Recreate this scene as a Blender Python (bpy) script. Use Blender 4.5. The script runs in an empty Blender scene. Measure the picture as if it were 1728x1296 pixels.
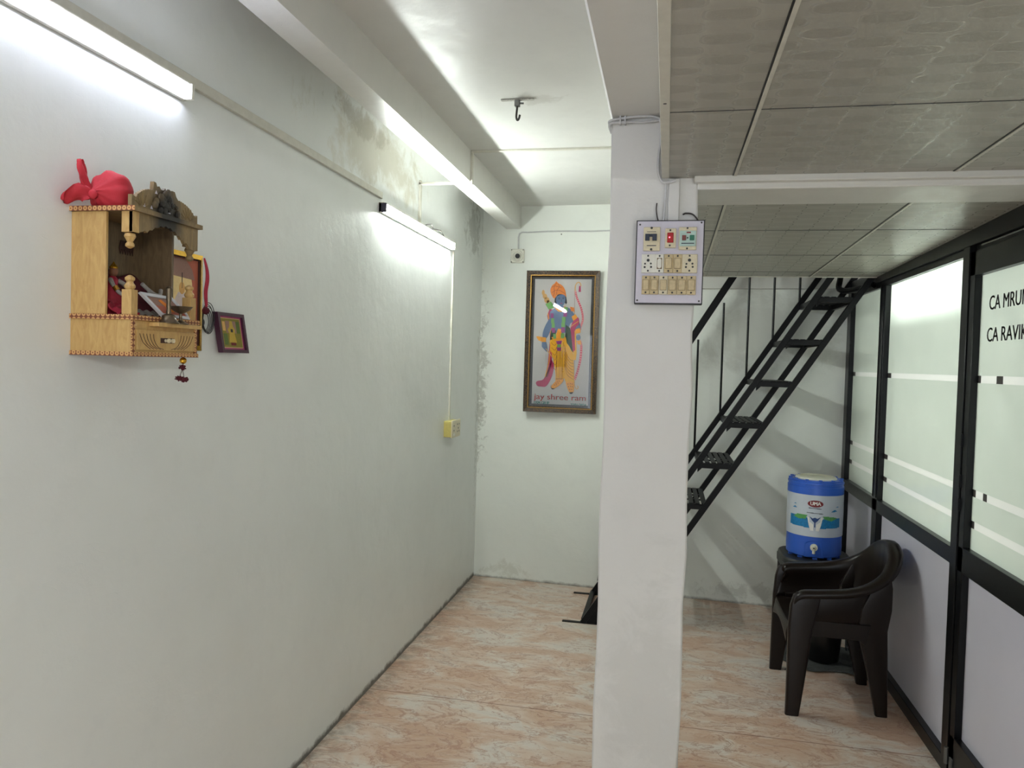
import bpy, math, random
from mathutils import Vector, Matrix
random.seed(7)
SC = bpy.context.scene
COL = SC.collection
# ---------------------------------------------------------------- camera, world, exposure
H = 1.58
yaw, pit, rol = -0.1981, -0.02927, 0.02852
def _cam_matrix():
    cy, sy = math.cos(yaw), math.sin(yaw)
    fw = Vector((sy*math.cos(pit), cy*math.cos(pit), math.sin(pit)))
    rt = Vector((cy, -sy, 0)); up = rt.cross(fw)
    r2 = rt*math.cos(rol)+up*math.sin(rol); u2 = -rt*math.sin(rol)+up*math.cos(rol)
    m = Matrix((r2, u2, -fw)).transposed().to_4x4()
    m.translation = Vector((0, 0, H)); return m
cd = bpy.data.cameras.new('camera'); cam = bpy.data.objects.new('camera', cd); COL.objects.link(cam)
cd.sensor_fit = 'HORIZONTAL'; cd.sensor_width = 36; cd.lens = 27.0; cd.clip_start = 0.02
cam.matrix_world = _cam_matrix(); SC.camera = cam
w = bpy.data.worlds.new('world'); SC.world = w; w.use_nodes = True
w.node_tree.nodes['Background'].inputs[0].default_value = (0.86, 0.93, 1.0, 1)
w.node_tree.nodes['Background'].inputs[1].default_value = 1.5
SC.view_settings.view_transform = 'Standard'; SC.view_settings.look = 'None'
SC.cycles.max_bounces = 14; SC.cycles.diffuse_bounces = 9
SC.view_settings.exposure = 0.92; SC.view_settings.gamma = 1.0; SC.view_settings.use_curve_mapping = False
TUBE_A = 19.0      # bluish tube, near
TUBE_B = 82.0      # neutral tube, far
FILL_C = 122.0     # fill tube added under the loft, unseen behind the photographer
TUBE_O = 165.0      # office tubes behind the glass; the far-wall one is added fill

# ---------------------------------------------------------------- material helpers
def s2l(c):
    c = c/255.0
    return c/12.92 if c <= 0.04045 else ((c+0.055)/1.055)**2.4
def rgb(r, g, b): return (s2l(r), s2l(g), s2l(b), 1)
class NT:
    def __init__(s, name):
        s.m = bpy.data.materials.new(name); s.m.use_nodes = True
        s.t = s.m.node_tree; s.n = s.t.nodes; s.l = s.t.links
        s.b = s.n['Principled BSDF']; s.out = s.n['Material Output']; s._o = None
    def node(s, ty, **kw):
        n = s.n.new(ty)
        for k, v in kw.items(): setattr(n, k, v)
        return n
    def put(s, sock, v):
        if isinstance(v, (int, float)): sock.default_value = v
        elif isinstance(v, tuple): sock.default_value = v
        else: s.l.new(v, sock)
    def obj(s):
        if s._o is None: s._o = s.node('ShaderNodeTexCoord').outputs['Object']
        return s._o
    def geo(s): return s.node('ShaderNodeNewGeometry').outputs['Position']
    def mapping(s, vec, scale=(1, 1, 1), loc=(0, 0, 0)):
        n = s.node('ShaderNodeMapping'); s.put(n.inputs['Vector'], vec)
        n.inputs['Scale'].default_value = scale; n.inputs['Location'].default_value = loc
        return n.outputs[0]
    def noise(s, vec, sc, det=4, rough=.55, dist=0):
        n = s.node('ShaderNodeTexNoise'); s.put(n.inputs['Vector'], vec)
        n.inputs['Scale'].default_value = sc; n.inputs['Detail'].default_value = det
        n.inputs['Roughness'].default_value = rough; n.inputs['Distortion'].default_value = dist
        return n.outputs[0]
    def math(s, op, a, b=0.0, c=None, clamp=False):
        n = s.node('ShaderNodeMath', operation=op, use_clamp=clamp)
        s.put(n.inputs[0], a); s.put(n.inputs[1], b)
        if c is not None: s.put(n.inputs[2], c)
        return n.outputs[0]
    def ramp(s, fac, stops):
        n = s.node('ShaderNodeValToRGB'); s.put(n.inputs[0], fac); e = n.color_ramp.elements
        while len(e) < len(stops): e.new(0.5)
        for i, (p, c) in enumerate(stops): e[i].position = p; e[i].color = c if len(c) == 4 else (*c, 1)
        return n.outputs[0]
    def range(s, v, a, b, c=0.0, d=1.0, smooth=False):
        n = s.node('ShaderNodeMapRange'); n.clamp = True
        if smooth: n.interpolation_type = 'SMOOTHSTEP'
        s.put(n.inputs[0], v)
        for i, x in enumerate((a, b, c, d)): n.inputs[i+1].default_value = x
        return n.outputs[0]
    def mix(s, fac, a, b, mode='MIX'):
        n = s.node('ShaderNodeMix', data_type='RGBA', blend_type=mode)
        s.put(n.inputs[0], fac); s.put(n.inputs[6], a); s.put(n.inputs[7], b)
        return n.outputs[2]
    def sep(s, v):
        n = s.node('ShaderNodeSeparateXYZ'); s.put(n.inputs[0], v); return n.outputs
    def bump(s, h, strength=.3, dist=.002):
        n = s.node('ShaderNodeBump'); n.inputs['Strength'].default_value = strength
        n.inputs['Distance'].default_value = dist; s.put(n.inputs['Height'], h)
        s.l.new(n.outputs[0], s.b.inputs['Normal']); return n
    def base(s, col=None, rough=None, metal=None, spec=None):
        if col is not None: s.put(s.b.inputs['Base Color'], col)
        if rough is not None: s.put(s.b.inputs['Roughness'], rough)
        if metal is not None: s.put(s.b.inputs['Metallic'], metal)
        if spec is not None: s.put(s.b.inputs['Specular IOR Level'], spec)
        return s
M = {}
def simple(name, col, rough=.5, metal=0.0, var=.12, scale=30, bump=0.0, spec=.5):
    t = NT(name)
    n = t.noise(t.obj(), scale, 4)
    dark = tuple(c*(1-var) for c in col[:3])+(1,)
    t.base(t.mix(t.range(n, .3, .7), dark, col), rough, metal, spec)
    if bump: t.bump(t.noise(t.obj(), scale*4, 5), bump, .001)
    M[name] = t.m; return t.m
def plaster(name, col, rough=.5, stains=()):
    t = NT(name); P = t.geo()
    n1 = t.noise(P, 1.3, 5, .6); n2 = t.noise(P, 9, 6, .6)
    c = t.mix(t.range(n1, .35, .7), col, tuple(x*.93 for x in col[:3])+(1,))
    c = t.mix(t.range(n2, .55, .75, 0, .25), c, tuple(x*.86 for x in col[:3])+(1,))
    x, y, z = t.sep(P)[:3]
    for kind, args, colr, amt in stains:
        if kind == 'low':      # grime climbing from the floor joint
            m = t.math('ADD', z, t.math('MULTIPLY', t.noise(P, 14, 5, .7), -args[1]))
            m = t.range(m, args[0]-args[1]*.5, args[0]-args[1]*.5-.022)
        elif kind == 'patch':  # args: cx,cy,cz, rx,ry,rz, noise scale, threshold
            cx, cy, cz, rx, ry, rz, ns, th = args
            d = t.node('ShaderNodeVectorMath', operation='LENGTH')
            mp = t.mapping(P, (1/rx, 1/ry, 1/rz), (-cx/rx, -cy/ry, -cz/rz)); t.put(d.inputs[0], mp)
            fall = t.range(d.outputs['Value'], 1.0, .2)
            m = t.range(t.math('ADD', t.noise(P, ns, 7, .72, .6), t.math('MULTIPLY', fall, .35)), th, th+.14)
            m = t.math('MULTIPLY', m, t.range(d.outputs['Value'], 1.0, .75))
        c = t.mix(t.math('MULTIPLY', m, amt), c, colr)
    t.base(c, t.range(n2, .3, .7, rough-.05, rough+.08), 0, .45)
    b = t.math('ADD', t.math('MULTIPLY', t.noise(P, 3.2, 3), 1.0), t.math('MULTIPLY', t.noise(P, 38, 5, .6), .12))
    # trowel ridges and chips
    sc2 = t.math('ABSOLUTE', t.math('SUBTRACT', t.noise(t.mapping(P, (1, 1.3, 2.6)), 5, 2, .5, 1.2), .5))
    b = t.math('ADD', b, t.math('MULTIPLY', t.math('MULTIPLY', t.range(sc2, .004, .0), t.range(t.noise(P, 2.2, 2), .56, .62)), -.05))
    t.bump(b, .35, .02)
    M[name] = t.m; return t.m
WHITE = rgb(227, 230, 228)
plaster('wall_paint_left', WHITE, .34, [
    ('low', (.036, .062), rgb(66, 61, 53), .9),
    ('patch', (-1.34, 3.35, 2.50, .5, .95, .24, 3.2, .62), rgb(168, 158, 128), .55),
    ('patch', (-1.34, 3.2, 2.60, .5, .5, .10, 9, .66), rgb(120, 108, 80), .5),
    ('patch', (-1.34, 5.2, 2.48, .5, .42, .34, 9, .70), rgb(120, 118, 110), .5),
    ('patch', (-1.34, 5.40, 1.2, .5, .10, 1.6, 22, .76), rgb(130, 126, 112), .4)])
plaster('wall_paint_back', rgb(228, 231, 224), .5, [
    ('low', (.02, .045), rgb(84, 76, 62), .75),
    ('patch', (-1.34, 5.44, 1.4, .16, .5, 1.4, 24, .76), rgb(120, 116, 102), .5),
    ('patch', (-1.1, 5.44, .06, .40, .5, .12, 12, .72), rgb(170, 168, 150), .3),
    ('patch', (.75, 5.30, .08, .9, .5, .12, 14, .70), rgb(140, 138, 126), .3),
    ('patch', (.6, 5.30, 1.8, .8, .5, .5, 2.4, .66), rgb(178, 178, 168), .45)])
plaster('pillar_paint', rgb(215, 214, 210), .5, [('patch', (.0, 2.4, .5, .3, .5, .7, 6, .68), rgb(186, 186, 180), .3)])
plaster('ceiling_paint', rgb(214, 214, 210), .38, [
    ('patch', (-.58, 3.22, 2.69, .22, .12, .3, 9, .70), rgb(160, 157, 148), .4)])
plaster('beam_paint', rgb(212, 211, 205), .33)
plaster('office_paint', rgb(225, 226, 220), .6)

# floor vinyl with drawn-out peach marble figure
t = NT('floor_vinyl'); P = t.geo()
q = t.mapping(P, (1.0, 1.9, 1))
wv = t.node('ShaderNodeVectorMath', operation='ADD'); t.put(wv.inputs[0], q)
nn = t.node('ShaderNodeTexNoise'); t.put(nn.inputs['Vector'], q); nn.inputs['Scale'].default_value = 3.0; nn.inputs['Detail'].default_value = 6
sc_ = t.node('ShaderNodeVectorMath', operation='SCALE'); t.put(sc_.inputs[0], nn.outputs['Color']); sc_.inputs['Scale'].default_value = .38
t.put(wv.inputs[1], sc_.outputs[0])
big = t.noise(wv.outputs[0], 3.1, 7, .62, .4)
c = t.ramp(big, [(.30, rgb(198, 189, 180)), (.42, rgb(208, 198, 187)), (.49, rgb(205, 184, 167)), (.60, rgb(194, 161, 138)), (.72, rgb(198, 176, 160))])
v1 = t.math('ABSOLUTE', t.math('SUBTRACT', t.noise(wv.outputs[0], 4.5, 8, .6, .8), .5))
c = t.mix(t.range(v1, .024, .0, 0, .7), c, rgb(158, 116, 96))
v2 = t.math('ABSOLUTE', t.math('SUBTRACT', t.noise(t.mapping(wv.outputs[0], (1, 1.5, 1), (3, 1, 0)), 8, 6, .6, .5), .48))
c = t.mix(t.range(v2, .022, .0, 0, .55), c, rgb(170, 132, 112))
x, y, z = t.sep(P)[:3]
near = t.range(x, -1.20, -1.335)      # worn, dirty strip beside the left wall
near = t.math('MULTIPLY', near, t.range(t.noise(P, 16, 6, .7), .40, .6))
c = t.mix(t.math('MULTIPLY', near, .8), c, rgb(128, 112, 98))
seam = t.math('ABSOLUTE', t.math('SUBTRACT', t.math('ADD', y, t.math('MULTIPLY', x, .008)), 3.415))
c = t.mix(t.range(seam, .0032, .0016), c, rgb(120, 84, 66))
t.base(c, t.range(t.noise(P, 6, 5), .3, .7, .30, .42), 0, .45)
t.bump(t.math('ADD', t.noise(P, 120, 3), t.math('MULTIPLY', t.noise(P, 1.6, 2), 1.5)), .12, .004)
M['floor_vinyl'] = t.m

# loft panelling with staggered lozenge print
t = NT('loft_panel'); P = t.geo(); x, y, z = t.sep(P)[:3]
U, V = .165, .096
def loz(ox, oy):
    fx = t.math('ABSOLUTE', t.math('SUBTRACT', t.math('FRACT', t.math('ADD', t.math('DIVIDE', x, U), ox)), .5))
    fy = t.math('ABSOLUTE', t.math('SUBTRACT', t.math('FRACT', t.math('ADD', t.math('DIVIDE', y, V), oy)), .5))
    a = t.math('POWER', t.math('DIVIDE', fx, .255), 3.2); b = t.math('POWER', t.math('DIVIDE', fy, .215), 3.2)
    return t.math('ADD', a, b)
d = t.math('MINIMUM', loz(0.0, 0.0), loz(.5, .5))
inner = t.range(d, .86, .70); edge = t.math('MULTIPLY', t.range(d, .9, 1.0), t.range(d, 1.45, 1.3))
c = t.mix(inner, rgb(162, 160, 150), rgb(152, 149, 139)); c = t.mix(t.math('MULTIPLY', edge, .5), c, rgb(172, 170, 161))
t.base(c, t.math('SUBTRACT', .36, t.math('MULTIPLY', edge, .14)), 0, .45)
t.bump(t.math('ADD', t.math('MULTIPLY', inner, t.noise(P, 260, 2)), t.math('MULTIPLY', t.noise(P, 5, 2), .6)), .12, .002)
M['loft_panel'] = t.m

# woods
def wood(name, light, dark, rough=.45, soot=False):
    t = NT(name); P = t.geo()
    q = t.mapping(P, (22, 22, 5))
    n = t.noise(q, 3, 6, .6, 1.5)
    c = t.mix(t.range(n, .35, .7), light, dark)
    if soot:   # soot from lamps burned inside, a stain in the middle of the front
        d = t.node('ShaderNodeVectorMath', operation='LENGTH')
        mp = t.mapping(P, (1/.12, 1/.062, 1/.085), (1.18/.12, -1.645/.062, -1.905/.085)); t.put(d.inputs[0], mp)
        m = t.range(t.math('ADD', d.outputs['Value'], t.math('MULTIPLY', t.noise(P, 30, 5), .5)), 1.35, .75)
        c = t.mix(t.math('MULTIPLY', m, .96), c, rgb(24, 23, 24))
    t.base(c, rough); t.bump(n, .12, .001); M[name] = t.m
wood('ply', rgb(200, 166, 106), rgb(178, 140, 84))
wood('ply_sooty', rgb(140, 118, 80), rgb(110, 90, 60), .5, True)
wood('ply_shaded_inside', rgb(118, 98, 72), rgb(92, 76, 56))  # darker copy of ply, shade of the recess put into the colour
t = NT('printed_trim'); P = t.geo(); x, y, z = t.sep(P)[:3]
s = t.math('ADD', x, y)
f = t.math('ABSOLUTE', t.math('SUBTRACT', t.math('FRACT', t.math('DIVIDE', s, .0125)), .5))
zz = t.math('ABSOLUTE', t.math('SUBTRACT', t.math('FRACT', t.math('DIVIDE', t.math('SUBTRACT', z, 1.567), .0125)), .5))
r = t.math('SQRT', t.math('ADD', t.math('POWER', f, 2), t.math('POWER', zz, 2)))
m = t.math('MULTIPLY', t.range(r, .44, .40), t.range(r, .10, .16))
t.base(t.mix(m, rgb(120, 66, 44), rgb(206, 160, 104)), .5); M['printed_trim'] = t.m

simple('black_steel', rgb(10, 10, 12), .42, .0, .3, 20, .1, .2)
simple('black_alu', rgb(10, 11, 13), .28, .0, .2, 10, 0, .25)
simple('alu_grey', rgb(150, 150, 146), .35, .6)
simple('trunk_pvc', rgb(206, 204, 192), .4)
simple('cable_white', rgb(196, 196, 196), .4)
simple('cable_dark', rgb(62, 58, 56), .5)
simple('cap_dark', rgb(58, 56, 72), .5)
simple('lavender_board', rgb(206, 204, 216), .24, 0, .04, 4)
simple('switch_sheet', rgb(201, 197, 209), .45, 0, .05, 60)
simple('ivory', rgb(214, 203, 172), .35, 0, .12, 160)
simple('ivory_old', rgb(202, 182, 138), .4, 0, .2, 120)
simple('white_plastic', rgb(222, 220, 208), .35, 0, .06, 60)
simple('black_plastic', rgb(16, 16, 17), .4)
simple('navy_plastic', rgb(24, 34, 56), .35)
simple('red_lens', rgb(170, 16, 24), .2)
simple('mint_plastic', rgb(178, 204, 194), .4)
simple('red_dial', rgb(120, 52, 46), .4); simple('green_dial', rgb(24, 112, 84), .4)
simple('yellow_box', rgb(196, 182, 104), .45, 0, .15, 60)
simple('chair_brown', rgb(26, 18, 14), .32, 0, .1, 40, .03, .28)
simple('cooler_blue', rgb(48, 96, 196), .35, 0, .06, 20)
simple('cooler_band', rgb(196, 203, 212), .38, 0, .05, 20)
simple('cream_plastic', rgb(222, 220, 200), .4)
simple('label_maroon', rgb(120, 24, 30), .4); simple('label_white', rgb(240, 238, 232), .5)
simple('label_blue', rgb(24, 130, 190), .4, 0, .35, 90); simple('label_green', rgb(96, 168, 92), .4, 0, .3, 90)
simple('label_dark', rgb(40, 44, 60), .5); simple('label_navy', rgb(20, 60, 120), .4)
simple('label_dark_brown', rgb(120, 98, 70), .6)
simple('stool_dark', rgb(38, 40, 40), .45, 0, .3, 60)
simple('bucket_black', rgb(14, 14, 15), .3)
simple('floor_cloth', rgb(74, 76, 74), .9, 0, .4, 60, .4)
simple('red_cloth', rgb(186, 38, 52), .75, 0, .15, 60, .3)
simple('maroon_cloth', rgb(84, 14, 30), .85, 0, .35, 80, .4)
simple('crimson_cloth', rgb(160, 26, 52), .7, 0, .3, 80, .3)
simple('grey_lace', rgb(150, 146, 142), .8, 0, .3, 200)
simple('bronze', rgb(118, 104, 84), .38, .75, .3, 90)
simple('gold', rgb(226, 176, 58), .25, .85, .2, 90)
simple('gold_dull', rgb(184, 140, 60), .38, .6, .4, 240, .2)
simple('brass_bell', rgb(200, 150, 70), .25, .9)
simple('skin_dark', rgb(120, 78, 56), .6)
simple('dark_brown', rgb(66, 38, 34), .6)
simple('steel_grey', rgb(120, 120, 118), .35, .7)
simple('paint_flaked', rgb(196, 194, 186), .6, 0, .5, 120, .3)
simple('frame_plum', rgb(66, 28, 50), .4); simple('frame_magenta', rgb(168, 62, 116), .5)
simple('frame_white', rgb(206, 208, 214), .4); simple('peach_edge', rgb(214, 176, 130), .5)
simple('wire_dark', rgb(40, 42, 46), .5)
simple('letter_black', rgb(24, 24, 26), .5)
simple('art_cloth', rgb(196, 193, 190), .8, 0, .06, 300, .2)
simple('liner_black', rgb(24, 26, 30), .6)
for nm, cc in dict(orange=(226, 130, 40), saffron=(236, 160, 40), yellow=(232, 172, 26), blue=(92, 116, 150), hair=(24, 24, 34),
                   magenta=(184, 42, 96), pink=(214, 80, 110), green=(112, 168, 90), dkgreen=(22, 60, 36), purple=(150, 60, 130),
                   red=(196, 50, 44), teal=(52, 128, 116), tan=(214, 166, 100), maroon=(110, 30, 36), cream=(228, 216, 190),
                   umber=(150, 116, 104), rust=(176, 96, 74), glow=(236, 210, 150), robe=(214, 200, 196), olive=(132, 122, 44),
                   moss=(90, 110, 50), ochre=(190, 160, 60)).items():
    simple('art_'+nm, rgb(*cc), .7, 0, .1, 200)
# ornate brown moulding
t = NT('moulding'); P = t.geo()
v = t.node('ShaderNodeTexVoronoi'); t.put(v.inputs['Vector'], P); v.inputs['Scale'].default_value = 190
t.base(t.mix(t.range(v.outputs[0], .15, .55), rgb(112, 84, 48), rgb(34, 25, 19)), .35, .3)
t.bump(v.outputs[0], .5, .002); M['moulding'] = t.m
def emissive(name, col, st):
    t = NT(name); t.base(col, .5); t.put(t.b.inputs['Emission Color'], col); t.b.inputs['Emission Strength'].default_value = st
    M[name] = t.m
emissive('tube_glow_blue', (.78, .82, 1.0, 1), TUBE_A)
emissive('tube_glow_neutral', (.93, 1.0, .95, 1), TUBE_B)
emissive('fill_glow_rear', (.99, 1.0, .95, 1), FILL_C)
emissive('fill_glow_office', (.93, 1.0, .97, 1), TUBE_O)
emissive('tube_glow_office_low', (.93, 1.0, .97, 1), TUBE_O*.36)
emissive('neon', rgb(255, 90, 110), 3.0)
def clear_glass(name):
    t = NT(name); fr = t.node('ShaderNodeFresnel'); fr.inputs[0].default_value = 1.5
    tr = t.node('ShaderNodeBsdfTransparent'); gl = t.node('ShaderNodeBsdfGlossy'); gl.inputs['Roughness'].default_value = .02
    mx = t.node('ShaderNodeMixShader'); t.l.new(fr.outputs[0], mx.inputs[0]); t.l.new(tr.outputs[0], mx.inputs[1]); t.l.new(gl.outputs[0], mx.inputs[2])
    t.l.new(mx.outputs[0], t.out.inputs[0]); M[name] = t.m
clear_glass('picture_glass'); clear_glass('clear_glass')
def frosted(name, col, trans, refl=1.5, rough=.035):
    t = NT(name)
    n = t.noise(t.obj(), 3, 3)
    cc = t.mix(t.range(n, .3, .7), col, tuple(v*.95 for v in col[:3])+(1,))
    df = t.node('ShaderNodeBsdfDiffuse'); t.put(df.inputs[0], cc)
    tl = t.node('ShaderNodeBsdfTranslucent'); t.put(tl.inputs[0], cc)
    m1 = t.node('ShaderNodeMixShader'); m1.inputs[0].default_value = trans
    t.l.new(df.outputs[0], m1.inputs[1]); t.l.new(tl.outputs[0], m1.inputs[2])
    fr = t.node('ShaderNodeFresnel'); fr.inputs[0].default_value = refl
    gl = t.node('ShaderNodeBsdfGlossy'); gl.inputs['Roughness'].default_value = rough
    m2 = t.node('ShaderNodeMixShader'); t.l.new(fr.outputs[0], m2.inputs[0]); t.l.new(m1.outputs[0], m2.inputs[1]); t.l.new(gl.outputs[0], m2.inputs[2])
    t.l.new(m2.outputs[0], t.out.inputs[0]); M[name] = t.m
frosted('frosted_glass', rgb(222, 230, 218), .62)
frosted('film_stripe', rgb(246, 246, 240), .80, 1.45)

# ---------------------------------------------------------------- mesh helpers
ORG = {}     # world origin of every object (all rotations are zero)
class MB:
    def __init__(s): s.v = []; s.f = []; s.mi = []
    def add(s, vs, fs, mi=0):
        o = len(s.v); s.v += [tuple(v) for v in vs]
        for f in fs: s.f.append(tuple(i+o for i in f)); s.mi.append(mi)
        return s
    def box(s, x0, x1, y0, y1, z0, z1, mi=0):
        vs = [(x, y, z) for x in (x0, x1) for y in (y0, y1) for z in (z0, z1)]
        return s.add(vs, [(0, 1, 3, 2), (4, 6, 7, 5), (0, 4, 5, 1), (2, 3, 7, 6), (0, 2, 6, 4), (1, 5, 7, 3)], mi)
    def prism(s, poly, fn, a, b, mi=0):
        """poly: 2D points; fn(u,v,d) -> world; extruded from depth a to b"""
        n = len(poly)
        ar = sum(poly[i][0]*poly[(i+1) % n][1]-poly[(i+1) % n][0]*poly[i][1] for i in range(n))
        if ar < 0: poly = poly[::-1]
        vs = [fn(u, v, a) for u, v in poly]+[fn(u, v, b) for u, v in poly]
        fs = [tuple(range(n))[::-1], tuple(range(n, 2*n))]+[(i, (i+1) % n, n+(i+1) % n, n+i) for i in range(n)]
        return s.add(vs, fs, mi)
    def loft(s, rings, caps=True, closed=True, mi=0):
        n = len(rings[0]); vs = [p for r in rings for p in r]; fs = []
        for k in range(len(rings)-1):
            for i in range(n if closed else n-1):
                j = (i+1) % n
                fs.append((k*n+i, k*n+j, (k+1)*n+j, (k+1)*n+i))
        if caps and closed: fs += [tuple(range(n))[::-1], tuple(range((len(rings)-1)*n, len(rings)*n))]
        return s.add(vs, fs, mi)
    def tube(s, path, r, n=8, mi=0):
        P = [Vector(p) for p in path]; rings = []
        rr = r if isinstance(r, (list, tuple)) else [r]*len(P)
        T = []
        for i in range(len(P)):
            a = P[max(i-1, 0)]; b = P[min(i+1, len(P)-1)]
            d = (b-a); T.append(d.normalized() if d.length > 1e-9 else Vector((0, 0, 1)))
        up = Vector((0, 0, 1)) if abs(T[0].z) < .9 else Vector((1, 0, 0))
        u = T[0].cross(up).normalized()
        for i in range(len(P)):
            u = (u-T[i]*u.dot(T[i]))
            u = u.normalized() if u.length > 1e-6 else T[i].orthogonal().normalized()
            v = T[i].cross(u)
            rings.append([tuple(P[i]+(u*math.cos(2*math.pi*k/n)+v*math.sin(2*math.pi*k/n))*rr[i]) for k in range(n)])
        return s.loft(rings, mi=mi)
    def bar(s, p, q, wy, h, mi=0):
        """rectangular bar in an XZ plane from p to q: thickness wy along Y, h across"""
        p, q = Vector(p), Vector(q); d = (q-p).normalized(); nrm = Vector((-d.z, 0, d.x)) if abs(d.y) < .99 else Vector((0, 0, 1))
        yv = Vector((0, 1, 0))
        rings = [[tuple(c+nrm*a*h/2+yv*b*wy/2) for a, b in ((-1, -1), (1, -1), (1, 1), (-1, 1))] for c in (p, q)]
        return s.loft(rings, mi=mi)
    def lathe(s, c, prof, n=32, axis='z', mi=0):
        cx, cy, cz = c; rings = []
        for r, h in prof:
            ring = []
            for k in range(n):
                a = 2*math.pi*k/n; u, v = r*math.cos(a), r*math.sin(a)
                ring.append({'z': (cx+u, cy+v, cz+h), 'x': (cx+h, cy+u, cz+v), 'y': (cx+v, cy+h, cz+u)}[axis])
            rings.append(ring)
        return s.loft(rings, mi=mi)
    def ball(s, c, r, n=12, m=8, sq=(1, 1, 1), mi=0):
        rings = []
        for i in range(1, m):
            t_ = math.pi*i/m
            rings.append([(c[0]+r*sq[0]*math.sin(t_)*math.cos(2*math.pi*k/n), c[1]+r*sq[1]*math.sin(t_)*math.sin(2*math.pi*k/n), c[2]-r*sq[2]*math.cos(t_)) for k in range(n)])
        return s.loft(rings, mi=mi)
    def grid(s, fn, nu, nv, mi=0):
        vs = [fn(i/nu, j/nv) for i in range(nu+1) for j in range(nv+1)]
        return s.add(vs, [(i*(nv+1)+j, (i+1)*(nv+1)+j, (i+1)*(nv+1)+j+1, i*(nv+1)+j+1) for i in range(nu) for j in range(nv)], mi)
    def build(s, name, mat, parent=None, bevel=0, smooth=True, origin=None, ang=38, solid=0, fix=True):
        if parent is not None: o = ORG[parent.name]
        elif origin is not None: o = origin
        else:
            xs = [v[0] for v in s.v]; ys = [v[1] for v in s.v]; zs = [v[2] for v in s.v]
            o = ((min(xs)+max(xs))/2, (min(ys)+max(ys))/2, min(zs))
        me = bpy.data.meshes.new(name)
        me.from_pydata([(v[0]-o[0], v[1]-o[1], v[2]-o[2]) for v in s.v], [], s.f); me.validate()
        mats = mat if isinstance(mat, (list, tuple)) else [mat]
        for m_ in mats: me.materials.append(M[m_] if isinstance(m_, str) else m_)
        if len(mats) > 1 and len(me.polygons) == len(s.mi):
            me.polygons.foreach_set('material_index', s.mi)
        if fix:
            import bmesh
            bm = bmesh.new(); bm.from_mesh(me); bmesh.ops.recalc_face_normals(bm, faces=bm.faces); bm.to_mesh(me); bm.free()
        if smooth:
            me.polygons.foreach_set('use_smooth', [True]*len(me.polygons)); me.set_sharp_from_angle(angle=math.radians(ang))
        ob = bpy.data.objects.new(name, me); COL.objects.link(ob)
        if parent is not None: ob.parent = parent
        else: ob.location = o
        ORG[ob.name] = tuple(o)
        if solid:
            md = ob.modifiers.new('thickness', 'SOLIDIFY'); md.thickness = solid; md.offset = 0
        if bevel:
            md = ob.modifiers.new('bevel', 'BEVEL'); md.width = bevel; md.segments = 2; md.limit_method = 'ANGLE'; md.angle_limit = math.radians(40)
        return ob
def tag(o, label=None, cat=None, group=None, kind=None):
    if label: o['label'] = label
    if cat: o['category'] = cat
    if group: o['group'] = group
    if kind: o['kind'] = kind
    return o
def empty(name, loc, label=None, cat=None, group=None, kind=None):
    o = bpy.data.objects.new(name, None); COL.objects.link(o); o.location = loc; o.empty_display_size = .05
    ORG[o.name] = tuple(loc); return tag(o, label, cat, group, kind)
def B(*a): return MB().box(*a)
def film(x0, x1, y0, y1, z0, z1):
    m = MB().box(x0, x1, y0, y1, z0, z1, 1); m.mi[0] = 0; return m   # printed side towards the room
def struct(name, mb, mat, parent=None, bevel=0, label=None):
    o = mb.build(name, mat, parent, bevel)
    if parent is None: tag(o, label, None, None, 'structure')
    return o
def crom(pts, n):
    """Catmull-Rom through pts -> n+1 samples"""
    P = [Vector(p) for p in pts]; m = len(P)-1; out = []
    for i in range(n+1):
        t_ = i/n*m; k = min(int(t_), m-1); u = t_-k
        a, b, c, d = P[max(k-1, 0)], P[k], P[k+1], P[min(k+2, m)]
        out.append(.5*((2*b)+(c-a)*u+(2*a-5*b+4*c-d)*u*u+(3*b-a-3*c+d)*u**3))
    return out
def text2d(s, width, height=None):
    """built-in font outline, returns verts (x from 0..width, y baseline 0) and faces"""
    cu = bpy.data.curves.new('lettering', 'FONT'); cu.body = s; cu.size = 1; cu.resolution_u = 3
    ob = bpy.data.objects.new('lettering', cu); COL.objects.link(ob)
    bpy.context.view_layer.update(); dg = bpy.context.evaluated_depsgraph_get()
    me = bpy.data.meshes.new_from_object(ob.evaluated_get(dg))
    vs = [(v.co.x, v.co.y) for v in me.vertices]; fs = [tuple(p.vertices) for p in me.polygons]
    bpy.data.objects.remove(ob); bpy.data.meshes.remove(me); bpy.data.curves.remove(cu)
    x0 = min(v[0] for v in vs); x1 = max(v[0] for v in vs)
    k = width/(x1-x0); ky = height/.70 if height else k     # cap height is about 0.70 em
    return [((a-x0)*k, b*ky) for a, b in vs], fs
def lettering(name, s, width, height, fn, mat, parent, bold=0):
    vs, fs = text2d(s, width, height)
    mb = MB(); mb.add([fn(a, b) for a, b in vs], fs)
    if bold:
        mb.add([fn(a+bold, b) for a, b in vs], fs)
    return mb.build(name, mat, parent, smooth=False, fix=False)

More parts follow.
